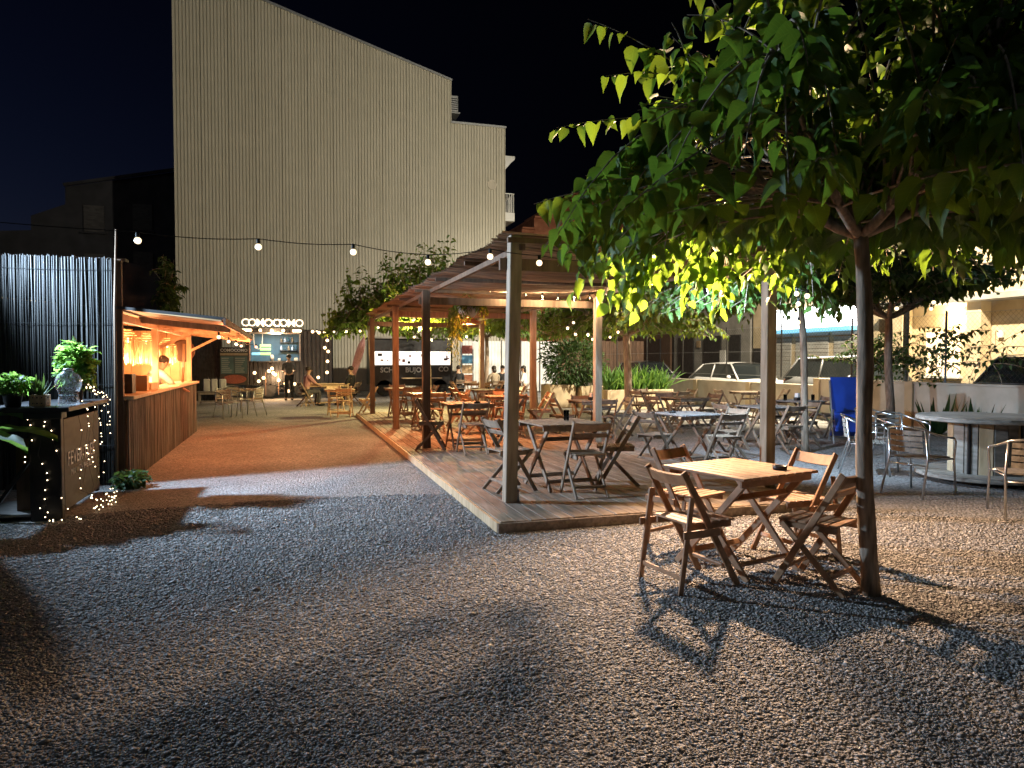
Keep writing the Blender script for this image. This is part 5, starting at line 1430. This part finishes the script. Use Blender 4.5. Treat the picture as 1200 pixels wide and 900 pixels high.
# ================================================================== PEOPLE
def skin_body(name, joints, bones, mat, parent, root=0, sub=1):
    me = bpy.data.meshes.new(name)
    keys = list(joints); me.from_pydata([joints[k][:3] for k in keys], [(keys.index(a), keys.index(b)) for a, b in bones], [])
    o = bpy.data.objects.new(name, me); COL.objects.link(o)
    sk = o.modifiers.new('Skin', 'SKIN'); sk.use_smooth_shade = True
    for i, k in enumerate(keys):
        v = me.skin_vertices[0].data[i]; r = joints[k][3]; v.radius = r if hasattr(r, '__len__') else (r, r); v.use_root = (i == root)
    sb = o.modifiers.new('Sub', 'SUBSURF'); sb.levels = sub; sb.render_levels = sub
    dg = bpy.context.evaluated_depsgraph_get(); dg.update()
    m2 = bpy.data.meshes.new_from_object(o.evaluated_get(dg)); m2.name = name
    bpy.data.objects.remove(o)
    m2.materials.clear(); m2.materials.append(M[mat])
    m2.polygons.foreach_set('use_smooth', [True] * len(m2.polygons))
    q = bpy.data.objects.new(name, m2); COL.objects.link(q); q.parent = parent
    return q

def person(label, loc, rz, pose='stand', shirt='cloth_grey', pants='cloth_black', lean=0.0, arms='down', turn=0.0, hairlen=0.0, scale=1.0):
    """faces +y"""
    t = thing('person', label, 'person', loc, rz)
    hip = .93 if pose != 'sit' else .50
    def tor(f, s): return (0, math.sin(lean) * f, hip + math.cos(lean) * f)
    J = {}
    J['pel'] = (0, 0, hip, (.145, .11)); p = tor(.2, 0); J['waist'] = (*p, (.13, .10)); p = tor(.38, 0); J['chest'] = (*p, (.155, .115)); p = tor(.52, 0); J['neck0'] = (*p, (.085, .07))
    p = tor(.60, 0); J['neck'] = (*p, .055)
    hl = lean * .6; hb = Vector(p)
    def hd(f, fy=0): return (hb.x, hb.y + math.sin(hl) * f + fy, hb.z + math.cos(hl) * f)
    J['jaw'] = (*hd(.045, .022), (.062, .068)); J['head'] = (*hd(.125, .012), (.078, .095)); J['crown'] = (*hd(.19, .0), (.062, .075))
    B = [('pel', 'waist'), ('waist', 'chest'), ('chest', 'neck0'), ('neck0', 'neck'), ('neck', 'jaw'), ('jaw', 'head'), ('head', 'crown')]
    sh = tor(.47, 0)
    for s, n_ in ((-1, 'l'), (1, 'r')):
        J['sh' + n_] = (s * .185, sh[1], sh[2], .058)
        if arms == 'down': el = (s * .235, sh[1] - .02, sh[2] - .28); ha = (s * .225, sh[1] + .07, sh[2] - .52)
        elif arms == 'front': el = (s * .23, sh[1] + .10, sh[2] - .25); ha = (s * .12, sh[1] + .34, sh[2] - .27)
        else: el = (s * .21, sh[1] + .20, sh[2] - .20); ha = (s * .17, sh[1] + .44, sh[2] - .30)
        J['el' + n_] = (*el, .042); J['wr' + n_] = (*ha, .029)
        d = (Vector(ha) - Vector(el)).normalized()
        J['pa' + n_] = (*(Vector(ha) + d * .07), (.035, .022)); J['fi' + n_] = (*(Vector(ha) + d * .15), (.022, .012))
        th = Vector(ha) + d * .05 + Vector((-s * .035, .02, 0)); J['th' + n_] = (*th, .012)
        B += [('neck0', 'sh' + n_), ('sh' + n_, 'el' + n_), ('el' + n_, 'wr' + n_), ('wr' + n_, 'pa' + n_), ('pa' + n_, 'fi' + n_), ('wr' + n_, 'th' + n_)]
        if pose == 'sit': kn = (s * .13, .44, .50); an = (s * .13, .40, .08)
        elif pose == 'stand': kn = (s * .105, .03 + .03 * s, .49); an = (s * .12, -.03 + .06 * s, .08)
        J['hp' + n_] = (s * .09, .0 if pose != 'sit' else .05, hip - .03, .092); J['kn' + n_] = (*kn, .062); J['an' + n_] = (*an, .042)
        J['to' + n_] = (an[0], an[1] + .16, .035, (.042, .03))
        B += [('pel', 'hp' + n_), ('hp' + n_, 'kn' + n_), ('kn' + n_, 'an' + n_), ('an' + n_, 'to' + n_)]
    skin_body('body', J, B, 'skin', t)
    def grow(ks, g_, extra={}):
        out = {}
        for k in ks:
            x, y, z, r = J[k]; r = r if hasattr(r, '__len__') else (r, r); out[k] = (x, y, z, (r[0] + g_, r[1] + g_))
        out.update(extra); return out
    ks = ['pel', 'waist', 'chest', 'neck0', 'shl', 'ell', 'shr', 'elr']
    sj = grow(ks, .016)
    skin_body('shirt', sj, [('pel', 'waist'), ('waist', 'chest'), ('chest', 'neck0'), ('neck0', 'shl'), ('shl', 'ell'), ('neck0', 'shr'), ('shr', 'elr')], shirt, t)
    ks = ['pel', 'hpl', 'knl', 'anl', 'hpr', 'knr', 'anr']
    skin_body('trousers', grow(ks, .012), [('pel', 'hpl'), ('hpl', 'knl'), ('knl', 'anl'), ('pel', 'hpr'), ('hpr', 'knr'), ('knr', 'anr')], pants, t)
    for n_ in 'lr':
        x, y, z, r = J['to' + n_]; MB().sphere((x, y - .07, .045), 1, 10, 6, (.052, .135, .048)).build('shoe', 'rubber', t, True)
    # head details: hair cap, ears, nose, eyes, mouth
    hm = Vector(hd(.125, .012)); rot = (-hl, 0, 0)
    he = bpy.data.objects.new('face', None)
    h = MB(); h.sphere((0, -.022, .045), 1, 14, 9, (.088, .102, .085)); 
    if hairlen: h.sphere((0, -.065, -.06), 1, 12, 8, (.085, .055, .06 + hairlen))
    h.build('hair', 'hair', t, True, hm, rot)
    f = MB().sphere((0, .108, -.015), 1, 8, 6, (.013, .018, .022)); f.sphere((-.082, .0, -.012), 1, 8, 6, (.012, .018, .028)); f.sphere((.082, .0, -.012), 1, 8, 6, (.012, .018, .028))
    f.build('nose_and_ears', 'skin', t, True, hm, rot)
    e = MB(); e.sphere((-.03, .098, .008), .010, 8, 5); e.sphere((.03, .098, .008), .010, 8, 5); e.build('eyes', 'hair', t, True, hm, rot)
    MB().sphere((0, .094, -.058), 1, 8, 5, (.024, .008, .006)).build('mouth', 'cloth_pink', t, True, hm, rot)
    t.scale = (scale,) * 3
    return t
person('person in a grey shirt standing with their back at the food truck hatch', (.02, 29.2, 0), R(5), 'stand', 'cloth_grey', 'cloth_black', .03, 'front')
person('person in a white top bending over the counter inside the kiosk', (-2.62, 14.75, .02), R(-52), 'stand', 'cloth_white', 'cloth_black', .75, 'reach')
person('person in black seated with their back by the second food truck', (6.35, 27.6, 0), R(10), 'sit', 'cloth_black', 'cloth_black', .1, 'front')
person('person in a tan top seated at the guests table, back turned', (7.35, 26.0, 0), R(15), 'sit', 'cloth_tan', 'cloth_black', .12, 'front', hairlen=.04)
person('person in black seated facing the camera at the guests table', (8.05, 27.4, 0), R(165), 'sit', 'cloth_black', 'cloth_black', .1, 'front')
person('person in a pale top seated right of the front pergola post', (8.6, 26.2, 0), R(70), 'sit', 'cloth_white', 'cloth_tan', .1, 'front', hairlen=.05)
person('person in dark clothes seated under the leaning parasol', (2.1, 25.4, 0), R(60), 'sit', 'cloth_black', 'cloth_black', .1, 'front')
person('person in a pale pink top seated left of the long table', (.55, 25.3, 0), R(-70), 'sit', 'cloth_pink', 'cloth_grey', .15, 'reach')
for (x, y, rz, w) in ((6.35, 27.6, 10, 'by the second food truck'), (7.35, 26.0, 15, 'at the left of the guests table'), (8.05, 27.4, 165, 'behind the guests table'), (8.6, 26.2, 70, 'right of the guests table'), (2.1, 25.4, 60, 'under the leaning parasol'), (.55, 25.3, -70, 'left of the long table')):
    place('chair', B, 'x', (x, y, -.0), R(rz), 'folding chair of the seated person ' + w, 'chair', 'folding chairs of the terrace')
bench('long_table', 'dark table between the seated guests', (7.95, 26.75, 0), 1.2, .7, .73, 'chairgrey', 'table')

for k, (x, y, z, w) in enumerate(((3.45, 4.5, .745, 'warm foreground table'), (5.6, 9.85, .745, 'green grey table at the deck edge'), (8.15, 10.95, .745, 'pale table behind the thin trunk'), (2.95, 11.5, DZ + .745, 'table by the second left post'))):
    o = MB().lathe([(.001, 0), (.05, 0), (.055, .03), (.048, .03), (.042, .008), (.001, .008)], 14).build('ashtray', 'darkmetal', None, True, (x, y, z)); tag(o, 'small dark ashtray on the ' + w, 'ashtray', 'ashtrays on tables')

# kiosk bits on the counter
def crate(label, loc, d, mat, rz=0, name='box', cat='box'):
    t = thing(name, label, cat, loc, rz); x, y, z = d
    for s in (-1, 1):
        MB().box((s * (x / 2 - .006), 0, z / 2), (.012, y, z)).build('side', mat, t); MB().box((0, s * (y / 2 - .006), z / 2), (x - .026, .012, z)).build('side', mat, t)
    MB().box((0, 0, .006), (x - .03, y - .03, .01)).build('bottom', mat, t)
crate('straw coloured box standing on the kiosk counter', (-2.12, 11.85, 1.10), (.26, .42, .22), 'kraft', .1)
crate('flat wooden tray beside the straw coloured box', (-2.10, 12.4, 1.10), (.24, .40, .10), 'palewood', -.1, 'tray', 'tray')
crate('dark box at the near end of the kiosk counter', (-2.12, 11.0, 1.10), (.2, .24, .26), 'blackpanel', 0)
for k in range(9):
    r_ = random.Random(k); z = 1.065 if k % 2 else 1.565; 
    w_ = ('first', 'second', 'third', 'fourth', 'fifth')[k // 2]
    o = MB().lathe([(.001, 0), (.035, 0), (.038, .15), (.014, .21), (.014, .27), (.017, .28), (.001, .28)], 10).build('bottle', ('clearglass', 'tealpaint', 'kraft')[k % 3], None, True, (-3.62 + r_.uniform(-.05, .05), 11.2 + k * .55, z + .002))
    tag(o, '%s bottle from the reed screen on the %s kiosk shelf' % (w_, 'lower' if k % 2 else 'upper'), 'bottle', 'bottles on the kiosk shelves')
for k, (y, z) in enumerate(((15.9, 1.10), (16.1, 1.10))):
    o = MB().tube([(0, 0, 0), (.02, .02, .45), (.03, .05, .78)], .012, 6).build('bamboo_pole', 'palewood', None, True, (-2.05, y, z)); tag(o, 'thin pale pole leaning on the kiosk counter, %s one' % ('nearer', 'farther')[k], 'pole', 'poles on the kiosk counter')
point('kiosk_fill_bulb', (-2.9, 12.2, 2.05), 85, AMBER, .06)  # added fill lamp and bulb, brightening the kiosk beyond its three pendants
tt = thing('fill_bulb', 'added warm fill bulb under the kiosk ceiling near the reed screen', 'lamp', (-2.9, 12.2, 2.12)); MB().sphere((0, 0, 0), .035).build('globe', 'filament', tt, True); MB().tube([(0, 0, .03), (0, 0, .14)], .01, 5).build('socket', 'rubber', tt)

# ================================================================== STREET SIDE
def yard_wall():
    t = thing('yard_wall', 'low pale rendered wall along the street side of the yard', 'wall', (13.5, 4, 0))
    n = 10
    hh = [1.02 if i < 4 else .84 for i in range(n)]
    for i in range(n): MB().box((0, 1.5 + i * 3.0, hh[i] / 2), (.16, 2.99, hh[i]), None, .008).build('wall_bay', 'render_cream', t)
    for i in range(n): MB().box((0, 1.5 + i * 3.0, hh[i] + .02), (.22, 2.985, .05), None, .008).build('coping', 'render_cream', t)
    for i in range(n + 1): MB().box((-.02, i * 3.0, .53 if i < 5 else .44), (.24, .22, 1.08 if i < 5 else .9), None, .01).build('pier', 'render_beige', t)
yard_wall()
def chain_fence():
    t = thing('chain_link_fence', 'chain link fence with thin posts on top of the yard wall', 'fence', (13.5, 4, 1.05))
    for i in range(12): MB().tube([(0, i * 2.72, 0), (0, i * 2.72, 1.55)], .024, 6).build('post', 'darkmetal', t)
    m = MB(); h = 1.45; p = .11; L = 29.9
    k = 0
    while k * p < L:
        for s in (1, -1):
            y0 = k * p; y1 = y0 + s * h
            if 0 <= y1 <= L: m.beam((.002 * s, y0, .03), (.002 * s, y1, h + .03), .0022, .0022)
        k += 1
    stuff(m.build('wire_mesh', 'darkmetal', t))
    for z in (.04, .76, 1.48): MB().tube([(0, 0, z), (0, L, z)], .004, 4).build('tension_wire', 'galv', t)
chain_fence()

def car(label, loc, paint, L=4.2, Wd=1.74, Ht=1.46, van=0.0, rz=0.0):
    """nose towards -y"""
    t = thing('parked_car', label, 'car', loc, rz, 'cars parked along the street')
    h = Wd / 2; belt = Ht * .62
    st = [(-L / 2, .40, .62, .80), (-L / 2 + .12, .24, .72, .90), (-L / 2 + .55, .20, .84, .97), (-L / 2 + 1.05, .20, belt - .03, 1.0), (0, .20, belt, 1.0), (L / 2 - .7, .20, belt + .01, .98), (L / 2 - .15, .24, belt - .03, .93), (L / 2, .38, belt - .14, .86)]
    m = MB(); vs = []
    for y, zb, zt, w in st:
        ww = h * w
        vs += [(-ww * .93, y, zb), (-ww, y, zb + (zt - zb) * .35), (-ww, y, zb + (zt - zb) * .75), (-ww * .92, y, zt), (0, y, zt + .03), (ww * .92, y, zt), (ww, y, zb + (zt - zb) * .75), (ww, y, zb + (zt - zb) * .35), (ww * .93, y, zb)]
    k = 9; fs = []
    for i in range(len(st) - 1):
        for q in range(k): fs.append((i * k + q, i * k + (q + 1) % k, i * k + k + (q + 1) % k, i * k + k + q))
    fs += [tuple(range(k - 1, -1, -1)), tuple(range((len(st) - 1) * k, len(st) * k))]
    b = m.add(vs, fs).build('body', paint, t, True)
    # cabin: glass house, roof and pillars
    ya, yb, yc, yd = -L / 2 + .95, -L / 2 + 1.65 - van * .3, L / 2 - .85 + van * .4, L / 2 - .12
    gw, rw = h * .90, h * .70
    gz, rz_ = belt - .04, Ht - .05
    cv = [(-gw, ya, gz), (gw, ya, gz), (gw, yd, gz), (-gw, yd, gz), (-rw, yb, rz_), (rw, yb, rz_), (rw, yc, rz_ - .03), (-rw, yc, rz_ - .03)]
    MB().add(cv, [(4, 5, 6, 7), (0, 1, 5, 4), (1, 2, 6, 5), (2, 3, 7, 6), (3, 0, 4, 7)]).build('windows', 'carglass', t)
    rf = MB(); rv = []
    ny = 6
    for i in range(ny + 1):
        u = i / ny; y = yb - .06 + (yc - yb + .12) * u; zz = rz_ + .012 + .045 * math.sin(math.pi * (.12 + .8 * u)) - .03 * u
        rv += [(-rw - .03, y, zz - .03), (-rw * .8, y, zz + .012), (0, y, zz + .03), (rw * .8, y, zz + .012), (rw + .03, y, zz - .03)]
    rf.add(rv, [(i * 5 + q, i * 5 + q + 1, i * 5 + 6 + q, i * 5 + 5 + q) for i in range(ny) for q in range(4)]); rf.build('roof', paint, t, True)
    for s in (-1, 1):
        for a0, b0 in (((s * gw, ya, gz), (s * rw, yb, rz_)), ((s * gw, yd, gz), (s * rw, yc, rz_ - .03)), ((s * gw, (ya + yd) / 2 + .1, gz), (s * rw, (yb + yc) / 2 + .1, rz_ - .01))):
            MB().tube([(a0[0] * 1.004, a0[1], a0[2]), (b0[0] * 1.004, b0[1], b0[2])], .032, 6).build('pillar', paint, t, True)
        MB().sphere((s * (h + .06), ya + .35, gz + .09), 1, 10, 6, (.09, .05, .065)).build('mirror', paint, t, True)
        MB().sphere((s * h * .66, -L / 2 + .10, .68), 1, 10, 6, (.17, .08, .075)).build('headlight', 'whiteplastic', t, True)
        MB().sphere((s * h * .76, L / 2 - .06, belt - .18), 1, 10, 6, (.09, .06, .12)).build('tail_light', 'meatred', t, True)
        for y in (-L / 2 + .82, L / 2 - .80): wheel(t, (s * (h - .11), y, .315), .315, .21, 'x')
        MB().box((s * (h + .002), .1, belt - .18), (.012, .17, .025)).build('door_handle', 'darkmetal', t)
    MB().box((0, -L / 2 - .005, .47), (.52, .012, .11)).build('number_plate', 'whiteplastic', t)
car('white hatchback parked behind the yard wall under bright leaves', (15.75, 23.0, 0), 'carwhite', 4.3, 1.76, 1.46)
car('grey van like car parked in front of the shop', (15.7, 17.2, 0), 'cargrey', 4.4, 1.8, 1.66, .7)
car('dark car parked at the right picture edge', (15.75, 10.6, 0), 'cardark', 4.4, 1.82, 1.70, .7)
car('silver car parked farthest away beyond the tall grass', (15.8, 30.2, 0), 'cargrey', 4.2, 1.74, 1.5)

def street_house(name, label, y0, y1, h, mat):
    t = thing(name, label, 'building', (21.1, y0, 0)); L = y1 - y0
    MB().box((3.0, L / 2, h / 2), (6.0, L - .02, h)).build('wall', mat, t)
    MB().box((2.9, L / 2, h + .1), (6.4, L + .1, .2)).build('cornice', 'render_grey', t)
    return t, L
# shop with a lit sign and roller shutters
t, L = street_house('shop_building', 'shop front with a glaring white sign over roller shutters', 21.9, 29.6, 7.5, 'render_beige')
sgn = MB().box((-.22, 3.3, 3.32), (.40, 4.6, .86), None, .02).build('sign_box', 'shop_glow', t)
MB().box((-.22, 3.3, 2.80), (.44, 4.6, .17), None, .01).build('sign_band', 'shop_blue', t)
for k, (ya, yb) in enumerate(((.5, 2.3), (2.6, 4.6), (4.9, 6.6))):
    for i in range(15): MB().box((-.03, (ya + yb) / 2, .12 + i * .165), (.05, yb - ya, .155), None, .012).build('shutter_slat', 'shutter', t)
    MB().box((-.04, (ya + yb) / 2, 2.62), (.12, yb - ya + .1, .12)).build('shutter_box', 'galv', t)
MB().box((-.02, 7.2, 1.05), (.06, .8, 2.1)).build('door', 'darkmetal', t)
for y in (1.5, 4.5): 
    w = MB().box((-.01, y, 5.6), (.08, 1.1, 1.4)).build('window', 'carglass', t); MB().box((-.06, y, 4.86), (.2, 1.3, .07)).build('sill', 'render_white', w)
# warm lit house with pillars at the right
t, L = street_house('street_house', 'warm lit beige house with pillars behind the chain link fence', 9.0, 21.6, 6.5, 'render_beige')
for y in (1.6, 4.6, 8.6, 11.6): MB().box((-.25, y, 1.7), (.45, .5, 3.4), None, .015).build('pillar', 'render_beige', t)
MB().box((-.3, 6.3, 3.5), (.9, 12.0, .22), None, .02).build('canopy', 'render_grey', t)
for y, m_ in ((10.1, 'pane_warm'), (6.4, 'carglass'), (3.1, 'carglass')):
    w = MB().box((-.015, y, 1.75), (.06, 1.3, 1.5)).build('window', m_, t)
    MB().box((-.05, y, 1.75), (.04, .05, 1.5)).build('mullion', 'render_white', w); MB().box((-.05, y, .98), (.16, 1.5, .07)).build('sill', 'render_white', w)
MB().box((-.06, 8.9 - .9, 2.35), (.10, .16, .22), None, .01).build('meter_box', 'potwhite', t)
wl = MB().box((-.12, 9.35, 3.1), (.16, .16, .2), None, .02).build('wall_lamp', 'led_warm', t)
point('house_wall_light', (20.6, 18.6, 3.0), 170, (1, .74, .40), .1)
point('house_porch_light', (20.2, 13.2, 3.0), 170, (1, .74, .40), .1)
MB().box((-.5, 4.2, 3.05), (.16, .16, .2), None, .02).build('wall_lamp', 'led_warm', t)
# darker houses up the street
t, L = street_house('street_house', 'pale house with dark doorways left of the shop sign', 29.8, 37.0, 7.2, 'render_grey')
for y, w_ in ((1.2, .9), (3.2, 1.6), (5.8, 1.6)): MB().box((-.03, y, 1.4), (.08, w_, 2.8)).build('door', 'darkmetal', t)
MB().box((-.05, 2.2, 1.6), (.06, .5, .9)).build('notice_board', 'render_white', t); MB().box((-.06, 4.5, 2.4), (.03, .35, .35)).build('wall_sign', 'kraft', t)
t, L = street_house('street_house', 'brown timber fronted house far up the street', 37.4, 52.0, 6.5, 'brownwood')
for y in (2, 5, 8, 11): MB().box((-.03, y, 1.5), (.08, 1.8, 2.6)).build('garage_door', 'darkmetal', t)
